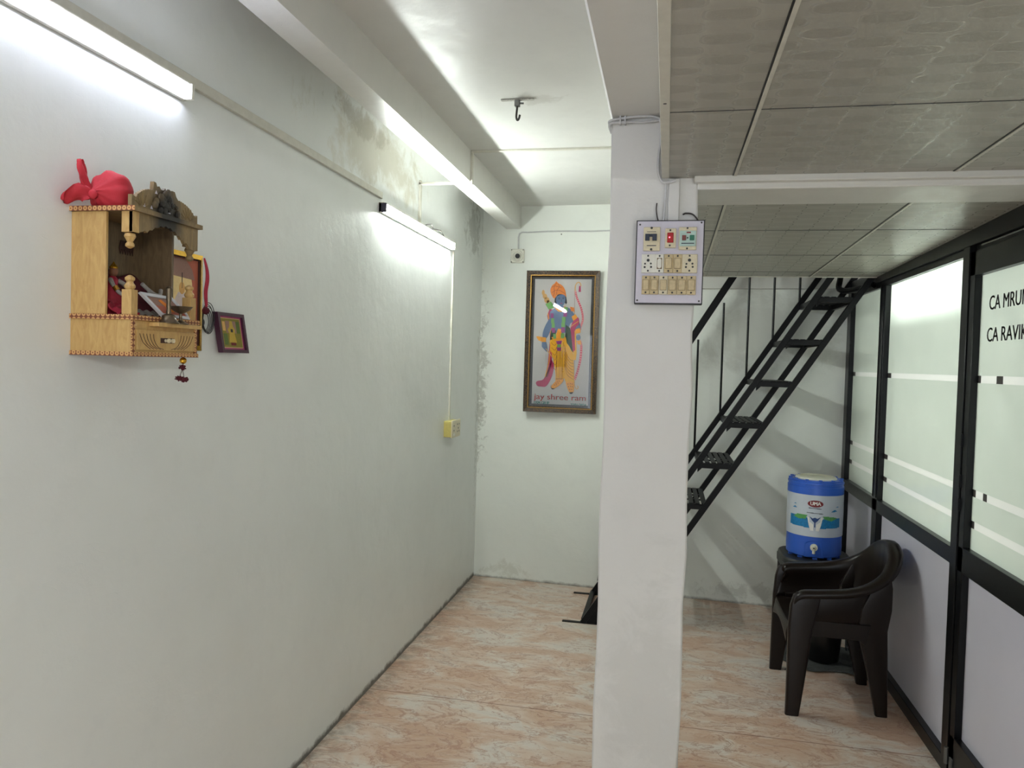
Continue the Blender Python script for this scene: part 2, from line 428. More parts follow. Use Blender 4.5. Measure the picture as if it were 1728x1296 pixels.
# ---------------------------------------------------------------- room shell
WX = -1.339; ZC = 2.69
def ybk(x): return 5.445-.065*(x-WX)
R = lambda x0, x1, y0, y1, z0, z1: B(x0, x1, y0, y1, z0, z1)
struct('floor', R(-1.5, 3.4, -2.7, 5.6, -.1, 0), 'floor_vinyl')
struct('wall_left', R(-1.5, WX, -2.7, 5.6, 0, ZC), 'wall_paint_left')
struct('wall_back', MB().prism([(WX, ybk(WX)), (3.3, ybk(3.3)), (3.3, 5.62), (WX, 5.62)], lambda u, v, d: (u, v, d), 0, ZC), 'wall_paint_back')
struct('added_lintel', R(WX, 1.13, -2.7, -2.6, 2.15, ZC), 'office_paint')  # unseen lintel added over the open front to block sky light
struct('wall_rear', R(1.13, 3.3, -2.7, -2.6, 0, ZC), 'office_paint')
struct('ceiling', R(-1.5, 3.4, -2.7, 5.6, ZC, ZC+.1), 'ceiling_paint')
struct('wall_right', R(1.13, 1.20, -2.6, 2.34, 0, 2.145), 'office_paint')
struct('wall_office', R(3.2, 3.3, -2.6, 5.4, 0, ZC), 'office_paint')
struct('beam_left', R(-1.162, -1.056, -2.6, 5.42, 2.529, ZC), 'beam_paint')
struct('beam_middle', MB().prism([(-.255, ZC), (-.03, ZC), (-.03, 2.34), (-.190, 2.34), (-.20, 2.36)], lambda u, v, d: (u, d, v), -2.6, 5.38), 'pillar_paint')
# slightly uneven pillar
pm = MB(); rg = []
for k in range(15):
    z = 2.34*k/14; e = .003*math.sin(k*1.7)
    rg.append([(-.190+e, 2.40, z), (.076+.004*math.sin(k*2.3), 2.40, z), (.080, 2.64, z), (-.190+e, 2.64, z)])
pm.loft(rg); struct('pillar', pm, 'pillar_paint', bevel=.006)
# lintel band on the back wall above the stairs
struct('trim_1', MB().prism([(.0, ybk(0)-.035), (1.2, ybk(1.2)-.035), (1.2, ybk(1.2)+.01), (0, ybk(0)+.01)], lambda u, v, d: (u, v, d), 2.105, 2.5), 'beam_paint', bevel=.004)
# cross beam carrying the loft
cb = MB().box(.072, 1.13, 2.40, 2.635, 2.115, 2.1495)
struct('beam_cross', cb, 'beam_paint', bevel=.004)
struct('trim_2', R(.062, 1.16, 2.372, 2.402, 2.132, 2.152), 'beam_paint', bevel=.003)
# loft platform
loft = empty('loft_platform', (.6, 1.0, 2.15), 'grey patterned underside of the loft in square panels, over the glass partition', 'loft platform')
B(-.012, 3.2, -2.6, 2.635, 2.15, 2.30).build('panel_field', 'loft_panel', loft)
YF = 4.60
def zl(y): return 2.147-.0203*(y-2.635)
MB().prism([(2.636, 2.147), (YF, zl(YF)), (YF, 2.30), (2.636, 2.30)], lambda u, v, d: (d, u, v), -.012, 3.2).build('panel_field', 'loft_panel', loft)
B(-.034, -.012, -2.6, 2.372, 2.144, 2.33).build('edge_fascia', 'trunk_pvc', loft, bevel=.001)
B(-.034, -.012, 2.64, YF, 2.125, 2.33).build('edge_fascia', 'trunk_pvc', loft, bevel=.001)
B(-.034, 1.13, YF, YF+.012, zl(YF)-.004, 2.31).build('edge_fascia', 'trunk_pvc', loft, bevel=.001)
for x in (.175, .772):
    B(x-.0035, x+.0005, -1.2, 2.385, 2.1485, 2.152).build('joint_gap', 'black_plastic', loft)
    B(x+.0005, x+.009, -1.2, 2.385, 2.1472, 2.152).build('joint_strip', 'trunk_pvc', loft)
    m = MB().prism([(2.635, 2.1455), (YF, zl(YF)-.0015), (YF, zl(YF)+.002), (2.635, 2.149)], lambda u, v, d: (d, u, v), x-.0035, x+.0005); m.build('joint_gap', 'black_plastic', loft)
    m = MB().prism([(2.635, 2.144), (YF, zl(YF)-.003), (YF, zl(YF)+.002), (2.635, 2.149)], lambda u, v, d: (d, u, v), x+.0005, x+.009); m.build('joint_strip', 'trunk_pvc', loft)
for y in (1.777, 1.177):
    B(-.012, 1.16, y-.0012, y+.0012, 2.1488, 2.152).build('joint_gap', 'black_plastic', loft)
for y in (3.235, 3.85, 4.41):
    B(-.012, 1.13, y-.0025, y+.0025, zl(y)-.0012, zl(y)+.002).build('joint_gap', 'black_plastic', loft)
MB().lathe((-.023, 1.70, 2.1445), [(.001, -.0012), (.004, -.001), (.004, .001)], 10).build('screw', 'black_plastic', loft)

# ---------------------------------------------------------------- tube lights
def tube_light(y0, y1, x, z, glow, label, cap=None, wall=True):
    r = empty('tube_light', (x, (y0+y1)/2, z), label, 'tube light', 'white tube lights')
    s = 1 if wall else -1
    B(x, x+s*.014, y0, y1, z-.026, z+.020).build('batten', 'trunk_pvc', r, bevel=.002)
    B(x, x+s*.027, y0, y1, z+.0165, z+.0205).build('top_shade', 'trunk_pvc', r)
    prof = [(.013, -.023), (.028, -.020), (.034, -.010), (.034, .004), (.028, .013), (.013, .016)]
    m = MB(); m.loft([[(x+s*a, y, z+b) for a, b in prof] for y in (y0+.012, y1-.012)]); m.build('diffuser', glow, r)
    for yy in ((y0, y0+.013), (y1-.013, y1)):
        B(x, x+s*.036, yy[0], yy[1], z-.025, z+.018).build('end_cap', cap if (cap and yy[0] == y0) else 'white_plastic', r, bevel=.002)
    return r
tube_light(.735, 1.925, WX, 2.300, 'tube_glow_blue', 'near glowing tube light on the left wall, above the wooden shrine')
tube_light(3.40, 4.60, WX, 2.283, 'tube_glow_neutral', 'far glowing tube light on the left wall with a dark end cap', 'cap_dark')
tube_light(-1.9, -.7, 1.13, 2.06, 'fill_glow_rear', 'added fill tube light on the right wall under the loft, behind the photographer', None, False)  # unseen lamp added to light the left wall
tube_light(3.36, 4.40, 1.47, 2.075, 'tube_glow_office_low', 'tube light glowing behind the frosted glass near the loft', None, False)


tag(B(WX, WX+.014, -2.5, 3.415, 2.322, 2.352).build('cable_trunking', 'trunk_pvc', bevel=.002), 'long straight cable trunking running along the left wall past both tube lights', 'trunking')
m = MB().box(WX, WX+.012, 3.972, 3.994, 2.305, 2.54).box(WX, -1.05, 3.972, 3.994, 2.517, 2.529).box(-1.056, -1.042, 3.972, 3.994, 2.513, ZC).box(-1.05, -.20, 3.965, 3.985, ZC-.010, ZC)
tag(m.build('cable_trunking', 'trunk_pvc', bevel=.0015), 'thin trunking stepping up from far tube light, under the beam and across the ceiling', 'trunking')
m = MB().box(WX, WX+.010, 4.655, 4.672, 1.20, 2.26)
for z in (1.35, 1.5, 1.62, 1.78, 1.9): m.box(WX, WX+.0115, 4.649, 4.661, z, z+.05)
tag(m.build('cable_trunking', ['trunk_pvc'], bevel=.001), 'thin vertical trunking dropping from far tube light to the yellow socket box', 'trunking')
# junction clutter on far tube
tag(MB().tube([(WX+.02, 4.05, 2.315), (WX+.03, 4.12, 2.33), (WX+.016, 4.2, 2.318), (WX+.028, 4.3, 2.325), (WX+.012, 4.42, 2.316)], .003, 6).build('cable', 'cable_dark'), 'short loose dark wire lying on top of far tube light', 'cable')
# socket box on left wall
sb_ = empty('socket_box', (WX, 4.65, 1.10), 'yellow plastic socket box low on the left wall under thin vertical trunking', 'socket')
B(WX, WX+.048, 4.565, 4.745, 1.10, 1.20).build('back_box', 'yellow_box', sb_, bevel=.003)
B(WX+.048, WX+.056, 4.560, 4.750, 1.096, 1.205).build('face_plate', 'ivory', sb_, bevel=.002)
for y, z in ((4.60, 1.17), (4.60, 1.14), (4.68, 1.175), (4.72, 1.175), (4.68, 1.13), (4.72, 1.13), (4.70, 1.15)): MB().lathe((WX+.0555, y, z), [(.006, 0), (.006, .0015), (.001, .0017)], 10, 'x').build('socket_hole', 'black_plastic', sb_)
B(WX+.056, WX+.060, 4.585, 4.615, 1.108, 1.122).build('switch_rocker', 'white_plastic', sb_, bevel=.001)
tube_light(3.0, 4.2, 3.2, 1.90, 'fill_glow_office', 'added fill tube light on the far office wall, behind the frosted glass', None, False)  # unseen lamp added to brighten the frosted panes evenly
# ceiling fan hook
fh = empty('ceiling_hook', (-.657, 3.217, ZC-.08), 'rusty iron fan hook hanging from the white ceiling', 'hook')
B(-.728, -.586, 3.208, 3.226, ZC-.006, ZC).build('fixing_bar', 'paint_flaked', fh, bevel=.002)
B(-.668, -.646, 3.206, 3.228, ZC-.032, ZC-.005).build('clamp', 'steel_grey', fh, bevel=.002)
MB().tube([(-.646, 3.217, ZC-.018), (-.630, 3.217, ZC-.019)], .004, 8).build('bolt', 'steel_grey', fh)
MB().tube(crom([(-.657, 3.217, ZC-.03), (-.659, 3.217, ZC-.055), (-.660, 3.217, ZC-.075), (-.655, 3.215, ZC-.089), (-.648, 3.213, ZC-.084), (-.644, 3.212, ZC-.068)], 20), .0045, 8).build('hook', 'cable_dark', fh)

# cctv dome on back wall
cv = empty('security_camera', (-1.073, ybk(-1.073), 2.28), 'small white eyeball security camera high on the back wall', 'security camera')
yb = ybk(-1.073)
B(-1.122, -1.024, yb-.022, yb-.002, 2.285, 2.385).build('mounting_box', 'white_plastic', cv, bevel=.006)
MB().lathe((-1.073, yb-.022, 2.335), [(.043, 0), (.043, -.008), (.036, -.014), (.034, -.014)], 28, 'y').build('ring', 'white_plastic', cv)
MB().ball((-1.073, yb-.026, 2.333), .034, 24, 14).build('eyeball', 'white_plastic', cv)
m = MB(); d = Vector((.28, -1, -.12)).normalized(); c0 = Vector((-1.073, yb-.026, 2.333))
m.tube([tuple(c0+d*.026), tuple(c0+d*.0365)], [.018, .0165], 20); m.build('lens', 'black_plastic', cv)
for a in (-.042, .042):
    for b in (-.043, .043): MB().lathe((-1.073+a, yb-.022, 2.335+b), [(.004, .0005), (.004, -.002), (.001, -.0025)], 8, 'y').build('screw', 'cable_dark', cv)
tag(MB().tube([(-1.070, yb-.008, 2.383), (-1.071, yb-.008, 2.47), (-1.064, yb-.008, 2.496), (-1.045, yb-.009, 2.506)]+[(x, ybk(x)-.009, 2.506+.003*math.sin(x*14)) for x in (-1.0, -.85, -.7, -.55, -.4, -.25, -.1)], .0055, 6).build('cable', 'cable_white'), 'thin white cable running along the back wall from the security camera', 'cable')
tag(MB().lathe((-.76, ybk(-.76)-.004, 2.487), [(.004, .004), (.004, -.004), (.001, -.006)], 8, 'y').build('nail', 'cable_dark'), 'small dark nail in the back wall above the framed embroidery', 'nail')

# ---------------------------------------------------------------- framed embroidery
PX0, PX1, PZ0, PZ1 = -.990, -.475, 1.229, 2.225
PY = 5.372           # front plane of the artwork cloth
pf = empty('framed_embroidery', ((PX0+PX1)/2, PY+.015, PZ0), 'tall framed embroidery of a blue archer in yellow robes with red caption', 'framed picture')
def ring_frame(x0, x1, z0, z1, w_, ya, yb_, slope=0):
    """four mitred mouldings"""
    m = MB()
    o = [(x0, z0), (x1, z0), (x1, z1), (x0, z1)]; i = [(x0+w_, z0+w_), (x1-w_, z0+w_), (x1-w_, z1-w_), (x0+w_, z1-w_)]
    for k in range(4):
        j = (k+1) % 4
        A, Bq, Cq, D = o[k], o[j], i[j], i[k]
        vs = [(p[0], yb_, p[1]) for p in (A, Bq, Cq, D)]+[(A[0], ya, A[1]), (Bq[0], ya, Bq[1]), (Cq[0], ya+slope, Cq[1]), (D[0], ya+slope, D[1])]
        m.add(vs, [(0, 1, 2, 3), (4, 7, 6, 5), (0, 4, 5, 1), (1, 5, 6, 2), (2, 6, 7, 3), (3, 7, 4, 0)])
    return m
ring_frame(PX0, PX1, PZ0, PZ1, .030, PY-.022, PY+.012, .006).build('outer_moulding', 'moulding', pf)
ring_frame(PX0+.030, PX1-.030, PZ0+.030, PZ1-.030, .004, PY-.019, PY+.01).build('gold_bead', 'gold_dull', pf)
ring_frame(PX0+.034, PX1-.034, PZ0+.034, PZ1-.034, .010, PY-.014, PY+.01, .006).build('inner_moulding', 'moulding', pf)
ring_frame(PX0+.044, PX1-.044, PZ0+.044, PZ1-.044, .013, PY-.004, PY+.008).build('black_liner', 'liner_black', pf)
art = B(PX0+.02, PX1-.02, PY, PY+.006, PZ0+.02, PZ1-.02).build('artwork', 'art_cloth', pf)
B(PX0+.02, PX1-.02, PY+.006, ybk(PX1)+.0, PZ0+.02, PZ1-.02).build('backing', 'dark_brown', pf)
MB().prism([(PY-.0125, PZ0+.032), (PY-.0110, PZ0+.032), (PY-.0065, PZ1-.032), (PY-.0080, PZ1-.032)], lambda u, v, d: (d, u, v), PX0+.032, PX1-.032).build('glass_pane', 'picture_glass', pf)
def pic(x, y):
    t_ = (y-238)/959.0; xl = 135-27*t_; xr = 627-29*t_
    return PX0+(PX1-PX0)*(x-xl)/(xr-xl), PZ1-(PZ1-PZ0)*t_
LAY = [0]
def patch(name, mat, polys, h=None):
    LAY[0] += 1; d = .0006+.00016*LAY[0]; m = MB()
    for p in polys:
        if len(polys) <= 8: m = MB()
        q = [pic(*a) for a in p]
        m.prism(q, lambda u, v, dd: (u, PY-dd, v), 0, d)
        if len(polys) <= 8: m.build(name, mat, art, smooth=False)
    if len(polys) > 8: m.build(name, mat, art, smooth=False)
def stroke(pts, w_):
    """ribbon polygon list around a polyline"""
    out = []
    for (a, b) in zip(pts[:-1], pts[1:]):
        dx, dy = b[0]-a[0], b[1]-a[1]; L = math.hypot(dx, dy) or 1; nx, ny = -dy/L*w_/2, dx/L*w_/2
        out.append([(a[0]+nx, a[1]+ny), (b[0]+nx, b[1]+ny), (b[0]-nx, b[1]-ny), (a[0]-nx, a[1]-ny)])
    return out
def sm(pts, n=24): return [(p.x, p.y) for p in crom([(a, b, 0) for a, b in pts], n)]
def ell(cx, cy, rx, ry, n=18, ph=0): return [(cx+rx*math.cos(2*math.pi*k/n+ph), cy+ry*math.sin(2*math.pi*k/n+ph)) for k in range(n)]
patch('bow_string', 'art_umber', stroke([(457, 345), (454, 560), (456, 780), (452, 990)], 2))
bowl_ = sm([(456, 972), (478, 905), (496, 820), (500, 735), (487, 700)], 22); bowu = sm([(487, 650), (497, 610), (511, 560), (500, 490), (472, 420), (460, 370)], 26)
patch('bow', 'art_pink', stroke(bowl_, 15)); patch('bow', 'art_pink', stroke(bowu, 13))
def ticks(c, w_):
    r = []
    for i in range(0, len(c)-1):
        a, b = c[i], c[i+1]; mx, my = (a[0]+b[0])/2, (a[1]+b[1])/2; dx, dy = b[0]-a[0], b[1]-a[1]; L = math.hypot(dx, dy)
        nx, ny = -dy/L*w_/2, dx/L*w_/2; r += stroke([(mx-nx, my-ny), (mx+nx, my+ny)], 3)
    return r
patch('bow_stripes', 'art_cream', ticks(bowl_, 12)); patch('bow_stripes', 'art_cream', ticks(bowu, 10))
patch('bow_tip', 'art_tan', stroke(sm([(460, 372), (462, 335), (478, 314), (494, 320), (498, 340)], 14), 7)); patch('bow_tip', 'art_tan', stroke(sm([(455, 975), (456, 1010), (468, 1032), (480, 1024), (476, 1010)], 12), 6))
patch('bow_tassel', 'art_magenta', [[(486, 338), (496, 338), (498, 378), (482, 378)]])
patch('arrow_feathers', 'art_tan', [ell(244, 385, 10, 18), ell(255, 410, 15, 18), ell(268, 435, 18, 20), ell(280, 455, 14, 18)])
patch('quiver_band', 'art_green', [[(258, 463), (296, 445), (322, 482), (284, 503)]])
patch('shawl', 'art_magenta', [[(288, 495), (312, 500), (318, 610), (308, 760), (300, 860), (272, 960), (256, 960), (276, 860), (290, 700), (284, 600), (270, 540)],
      sm([(300, 838), (316, 875), (308, 935), (288, 985), (262, 1022), (230, 1024), (204, 1020), (194, 1000), (206, 986), (240, 978), (262, 945), (285, 890)], 40)])
patch('shawl_edge', 'art_yellow', stroke([(275, 525), (292, 610), (296, 720), (284, 850), (258, 955)], 5))
patch('arm', 'art_blue', [sm([(286, 560), (312, 590), (294, 640), (268, 692), (242, 692), (242, 652), (262, 600)], 20), sm([(234, 716), (262, 718), (272, 755), (270, 786), (252, 772), (234, 752)], 16)])
patch('torso', 'art_blue', [sm([(318, 492), (345, 476), (388, 478), (432, 496), (458, 540), (478, 566), (494, 600), (494, 628), (466, 640), (452, 600), (432, 586), (415, 620), (392, 655), (322, 655), (302, 610), (286, 562), (292, 512)], 48)])
patch('hand', 'art_blue', [ell(481, 684, 15, 20)])
patch('shoulder_cloth', 'art_orange', [[(425, 478), (452, 484), (455, 512), (432, 508)]])
patch('hair', 'art_hair', [[(318, 482), (322, 425), (345, 395), (396, 392), (405, 452), (398, 462), (380, 440), (340, 450), (330, 470)]])
patch('face', 'art_blue', [sm([(334, 412), (362, 398), (390, 400), (393, 440), (378, 472), (358, 482), (340, 468), (331, 440), (334, 412)], 30)])
patch('face_marks', 'art_hair', [ell(352, 426, 7, 2.4, 10), ell(380, 424, 7, 2.4, 10)]+stroke([(343, 420), (352, 416), (360, 419)], 2)+stroke([(373, 418), (381, 415), (389, 418)], 2)+stroke([(366, 428), (368, 442), (364, 446)], 1.6))
patch('lips', 'art_magenta', [ell(366, 456, 8, 2.5, 12)])
patch('turban', 'art_orange', [sm([(333, 306), (345, 320), (376, 340), (394, 374), (399, 412), (386, 400), (360, 394), (338, 402), (318, 424), (300, 400), (292, 368), (304, 338), (322, 322), (333, 306)], 44)])
patch('turban_folds', 'art_maroon', stroke(sm([(335, 320), (318, 345), (320, 380), (312, 412)], 10), 2)+stroke(sm([(345, 325), (352, 345), (338, 370), (334, 398)], 10), 2)+stroke(sm([(300, 350), (320, 340), (345, 345), (370, 350)], 10), 2)+stroke(sm([(305, 385), (330, 368), (360, 372), (392, 392)], 10), 2))
patch('necklace', 'art_saffron', [[(328, 474), (340, 484), (358, 492), (382, 484), (394, 472), (398, 492), (370, 514), (345, 512), (326, 494)]])
patch('sash', 'art_dkgreen', [[(398, 600), (425, 622), (440, 700), (452, 775), (442, 782), (428, 752), (404, 712), (392, 690)], [(296, 640), (330, 640), (330, 706), (290, 704)]])
patch('robe', 'art_yellow', [sm([(288, 712), (322, 692), (360, 690), (398, 690), (414, 728), (440, 765), (450, 850), (453, 930), (449, 1002), (420, 1000), (396, 985), (385, 962), (370, 986), (330, 986), (328, 930), (310, 830), (296, 780)], 50)])
patch('waist_cloth', 'art_saffron', [[(300, 690), (330, 670), (345, 628), (365, 630), (372, 665), (400, 690), (390, 712), (330, 720)]])
fl = []
for k in range(6): fl += stroke(sm([(298+k*3, 722+k*34), (320+k*2, 742+k*33), (338, 722+k*28)], 8), 2)
for k in range(7): fl += stroke(sm([(388, 735+k*22), (404, 800+k*22), (428, 836+k*20), (449, 838+k*22)], 10), 2)
fl += stroke([(340, 740), (336, 900), (338, 984)], 2)+stroke([(352, 770), (352, 980)], 2)+stroke([(366, 770), (362, 980)], 2)+stroke([(380, 720), (374, 860), (372, 975)], 2.4)+stroke([(330, 968), (372, 968)], 3)
patch('robe_folds', 'art_maroon', fl)
patch('sash_steps', 'art_dkgreen', [[(398, 688), (412, 690), (416, 712), (428, 718), (432, 740), (446, 748), (450, 790), (436, 776), (420, 744), (404, 724)]])
patch('side_drape', 'art_magenta', [sm([(440, 586), (478, 548), (486, 592), (462, 622), (458, 700), (463, 790), (446, 782), (436, 690), (428, 625)], 24)])
patch('side_drape_edge', 'art_yellow', stroke([(432, 612), (482, 575)], 4)+[[(456, 640), (464, 640), (470, 790), (464, 836), (446, 840), (448, 780), (460, 770)]])
patch('armband', 'art_saffron', [[(436, 545), (462, 528), (476, 552), (448, 574)], [(462, 630), (492, 620), (496, 652), (466, 660)], [(232, 686), (264, 690), (262, 720), (232, 720)], sm([(195, 684), (212, 682), (235, 690), (236, 716), (212, 710)], 12), [(470, 708), (496, 704), (500, 732), (478, 730)]])
gm, gg = [], []
for k, (x, y) in enumerate([(398, 498), (394, 530), (384, 565), (380, 600), (378, 635), (376, 675)]): (gg if k in (0, 2, 3, 5) else gm).append([(x-12, y-17), (x+12, y-17), (x+11, y+17), (x-13, y+17)])
for k, (x, y) in enumerate([(304, 540), (308, 575), (312, 606), (314, 640), (322, 680)]): (gg if k in (1, 2, 4) else gm).append([(x-10, y-16), (x+10, y-16), (x+10, y+16), (x-10, y+16)])
gm += [[(330, 712), (372, 708), (366, 732), (340, 734)], [(334, 756), (368, 754), (362, 778), (342, 778)]]; gg += [[(340, 734), (364, 734), (364, 754), (340, 754)]]
patch('garland_green', 'art_green', gg); patch('garland_purple', 'art_purple', gm)
patch('shoe', 'art_saffron', [sm([(336, 974), (382, 972), (362, 1004), (334, 1026), (312, 1036), (298, 1022), (312, 1002)], 24), sm([(396, 990), (446, 984), (452, 1040), (440, 1062), (424, 1060), (408, 1030)], 24)])
patch('shoe_tip', 'art_hair', [sm([(298, 1010), (300, 1030), (322, 1034), (306, 1040), (296, 1028)], 12), [(420, 1056), (448, 1054), (440, 1066), (426, 1067)]])
patch('shoe_dots', 'art_maroon', [ell(x, y, 3, 3, 8) for x, y in ((340, 985), (352, 982), (332, 998), (345, 996), (322, 1010), (334, 1008), (412, 1000), (428, 998), (440, 1000), (416, 1018), (430, 1016), (442, 1018), (424, 1036), (438, 1036))])
patch('staff', 'art_tan', stroke([(262, 765), (320, 838)], 5))
def pt(x, y, s, wpx, hpx, mat, name):
    X, Z = pic(x, y); kx = (PX1-PX0)/491.0
    k = (PZ1-PZ0)/959.0
    lettering(name, s, wpx*kx, hpx*k, lambda a, b: (X+a, PY-.0035, Z+b), mat, art, bold=.0022)
pt(180, 1110, 'jay shree ram', 350, 38, 'art_red', 'caption')
pt(181, 1146, 'DSM GRUP', 102, 22, 'art_teal', 'maker_text')
pt(428, 1152, '22/01/2024', 104, 22, 'art_teal', 'date_text')

# ---------------------------------------------------------------- switchboard on the pillar
BX0, BX1, BZ0, BZ1, BY = -.104, .097, 1.766, 2.017, 2.360
sw = empty('switch_board', ((BX0+BX1)/2, 2.40, BZ0), 'lavender grey electrical switch board with black edge mounted on the pillar', 'switch board')
B(BX0, BX1, BY+.002, 2.401, BZ0, BZ1).build('back_box', 'black_plastic', sw, bevel=.001)
B(BX0+.003, BX1-.003, BY, BY+.004, BZ0+.003, BZ1-.003).build('front_sheet', 'switch_sheet', sw, bevel=.001)
def sp(x, y):
    t_ = (y-270)/915.0; xl = 225-30*t_; xr = 970-35*t_
    return BX0+(BX1-BX0)*(x-xl)/(xr-xl), BZ1-(BZ1-BZ0)*t_
def plate(x0, x1, y0, y1, mat, name, th=.008):
    a = sp(x0, y0); b = sp(x1, y1)
    o = B(a[0], b[0], BY-th, BY+.001, b[1], a[1]).build(name, mat, sw, bevel=.0012)
    return o, (a[0]+b[0])/2, a[1], b[1], b[0]-a[0]
def dots(par, pts, r=.0028, mat='black_plastic', name='screw', y=None):
    for (x, z) in pts:
        MB().lathe((x, BY-.008 if y is None else y, z), [(r, .001), (r, -.0010), (r*.3, -.0014)], 12, 'y').build(name, mat, par)
for x, y in ((263, 318), (932, 300), (900, 1150), (230, 1148)): dots(sw, [sp(x, y)], .0028, 'cable_dark', 'corner_screw', BY)
def switch(x0, x1, y0, y1, mat='ivory_old', rocker='ivory_old', rnd=False):
    o, cx, zt, zb, wd = plate(x0+2, x1-2, y0, y1, mat, 'switch_plate')
    hh = zt-zb; g = wd*.34+.0009
    if not rnd: B(cx-g, cx+g, BY-.0086, BY-.0078, zb+hh*.24-.0012, zt-hh*.23+.0012).build('rocker_gap', 'label_dark_brown', o)
    else: B(cx-.0075, cx+.0075, BY-.0085, BY-.0078, (zt+zb)/2-.0165, (zt+zb)/2+.0165).build('rocker_gap', 'label_dark_brown', o, bevel=.0003)
    dots(o, [(cx, zt-hh*.10), (cx, zb+hh*.10)])
    if rnd:
        m = MB(); m.prism([(cx+.0062*math.cos(a)*1.0, (zt+zb)/2+(.0085 if math.sin(a) > 0 else -.0085)+.0062*math.sin(a)) for a in [2*math.pi*k/20 for k in range(20)]], lambda u, v, d: (u, BY-.008-d, v), 0, .004)
        m.build('rocker', rocker, o, bevel=.0008)
    else:
        w2 = wd*.34; m = MB()
        m.add([(cx-w2, BY-.008, zb+hh*.24), (cx+w2, BY-.008, zb+hh*.24), (cx+w2, BY-.008, zt-hh*.23), (cx-w2, BY-.008, zt-hh*.23),
               (cx-w2, BY-.010, zb+hh*.24), (cx+w2, BY-.010, zb+hh*.24), (cx+w2, BY-.0145, zt-hh*.23), (cx-w2, BY-.0145, zt-hh*.23)],
              [(0, 3, 2, 1), (4, 5, 6, 7), (0, 1, 5, 4), (2, 3, 7, 6), (1, 2, 6, 5), (3, 0, 4, 7)])
        m.build('rocker', rocker, o, bevel=.0008)
for x0, x1 in ((283, 368), (373, 463), (470, 562), (568, 662), (668, 765), (770, 865)): switch(x0, x1, 880, 1083, 'ivory_old' if x0 != 470 else 'ivory', 'ivory_old')
switch(430, 520, 645, 848, 'white_plastic', 'white_plastic', True)
switch(527, 620, 645, 848, 'ivory_old'); switch(625, 717, 645, 848, 'ivory_old')
for x0, x1, mt, holes in ((283, 428, 'white_plastic', ((352, 712, 1.6), (318, 750, 1), (382, 748, 1), (314, 787, 1.1), (384, 785, 1.1), (352, 664, 1), (349, 826, 1))),
                          (722, 880, 'ivory', ((800, 710, 1.7), (767, 750, 1), (831, 748, 1.1), (761, 785, 1.1), (834, 783, 1.1), (802, 663, 1), (797, 824, 1)))):
    o, cx, zt, zb, wd = plate(x0, x1, 645, 848, mt, 'socket_plate')
    for x, y, k in holes: dots(o, [sp(x, y)], .0028*k, 'black_plastic', 'socket_hole')
o, cx, zt, zb, wd = plate(305, 478, 350, 608, 'ivory', 'fuse_plate'); dots(o, [sp(391, 360), sp(385, 593)], .0036)
a = sp(322, 428); b = sp(446, 500)
m = MB().box(a[0], a[0]+.013, BY-.017, BY-.008, b[1], a[1]).box(b[0]-.013, b[0], BY-.017, BY-.008, b[1], a[1]).box(a[0], b[0], BY-.015, BY-.008, a[1]-.008, a[1])
m.build('breaker_toggle', 'navy_plastic', o, bevel=.001)
a = sp(338, 548); b = sp(440, 556); B(a[0], b[0], BY-.0086, BY-.008, b[1], a[1]).build('mark', 'label_dark', o)
a = sp(340, 398); b = sp(440, 404); B(a[0], b[0], BY-.0086, BY-.008, b[1], a[1]).build('mark', 'label_dark', o)
o, cx, zt, zb, wd = plate(540, 652, 365, 575, 'ivory', 'indicator_plate'); dots(o, [sp(594, 386), sp(587, 550)])
a = sp(562, 413); b = sp(626, 522); B(a[0], b[0], BY-.0125, BY-.008, b[1], a[1]).build('indicator_lens', 'red_lens', o, bevel=.0015)
x, z = sp(585, 465); MB().ball((x, BY-.0125, z), .0022, 10, 6).build('neon_spot', 'neon', o)
o, cx, zt, zb, wd = plate(690, 872, 352, 598, 'ivory', 'regulator_plate'); dots(o, [sp(780, 364), sp(773, 584)])
a = sp(697, 392); b = sp(868, 560); B(a[0], b[0], BY-.010, BY-.0075, b[1], a[1]).build('cover', 'mint_plastic', o, bevel=.001)
a = sp(722, 443); b = sp(762, 497); B(a[0], b[0], BY-.014, BY-.009, b[1], a[1]).build('red_button', 'red_dial', o, bevel=.001)
a = sp(804, 441); b = sp(850, 497); B(a[0], b[0], BY-.014, BY-.009, b[1], a[1]).build('green_button', 'green_dial', o, bevel=.001)
x, z = sp(780, 470); dots(o, [(x, z)], .0024, 'black_plastic', 'knob', BY-.010)
a = sp(770, 404); b = sp(815, 420); B(a[0], b[0], BY-.0105, BY-.0095, b[1], a[1]).build('mark', 'label_maroon', o)
a = sp(712, 524); b = sp(850, 534); B(a[0], b[0], BY-.0105, BY-.0095, b[1], a[1]).build('mark', 'label_dark', o)
# trunking and cables at the pillar head
tag(B(-.012, .020, 2.386, 2.401, 2.015, 2.146).build('cable_trunking', 'pillar_paint', bevel=.002), 'short painted trunking on the pillar just above the switch board', 'trunking')
m = MB().tube(crom([(-.196, 2.41, 2.315), (-.198, 2.393, 2.326), (-.17, 2.390, 2.332), (-.11, 2.389, 2.337), (-.06, 2.390, 2.334), (-.042, 2.391, 2.318), (-.040, 2.392, 2.27), (-.046, 2.391, 2.21), (-.044, 2.389, 2.165), (-.032, 2.384, 2.137), (-.012, 2.380, 2.134), (.008, 2.378, 2.139)], 60), .0042, 8)
m.tube(crom([(-.192, 2.41, 2.295), (-.196, 2.393, 2.318), (-.15, 2.391, 2.322), (-.09, 2.391, 2.320), (-.045, 2.392, 2.326)], 24), .004, 8)
for x in (-.165, -.150): m.box(x-.0025, x+.0025, 2.384, 2.400, 2.314, 2.342)
tag(m.build('cable', 'cable_white'), 'looped pair of white cables strapped around the top of the pillar', 'cable')
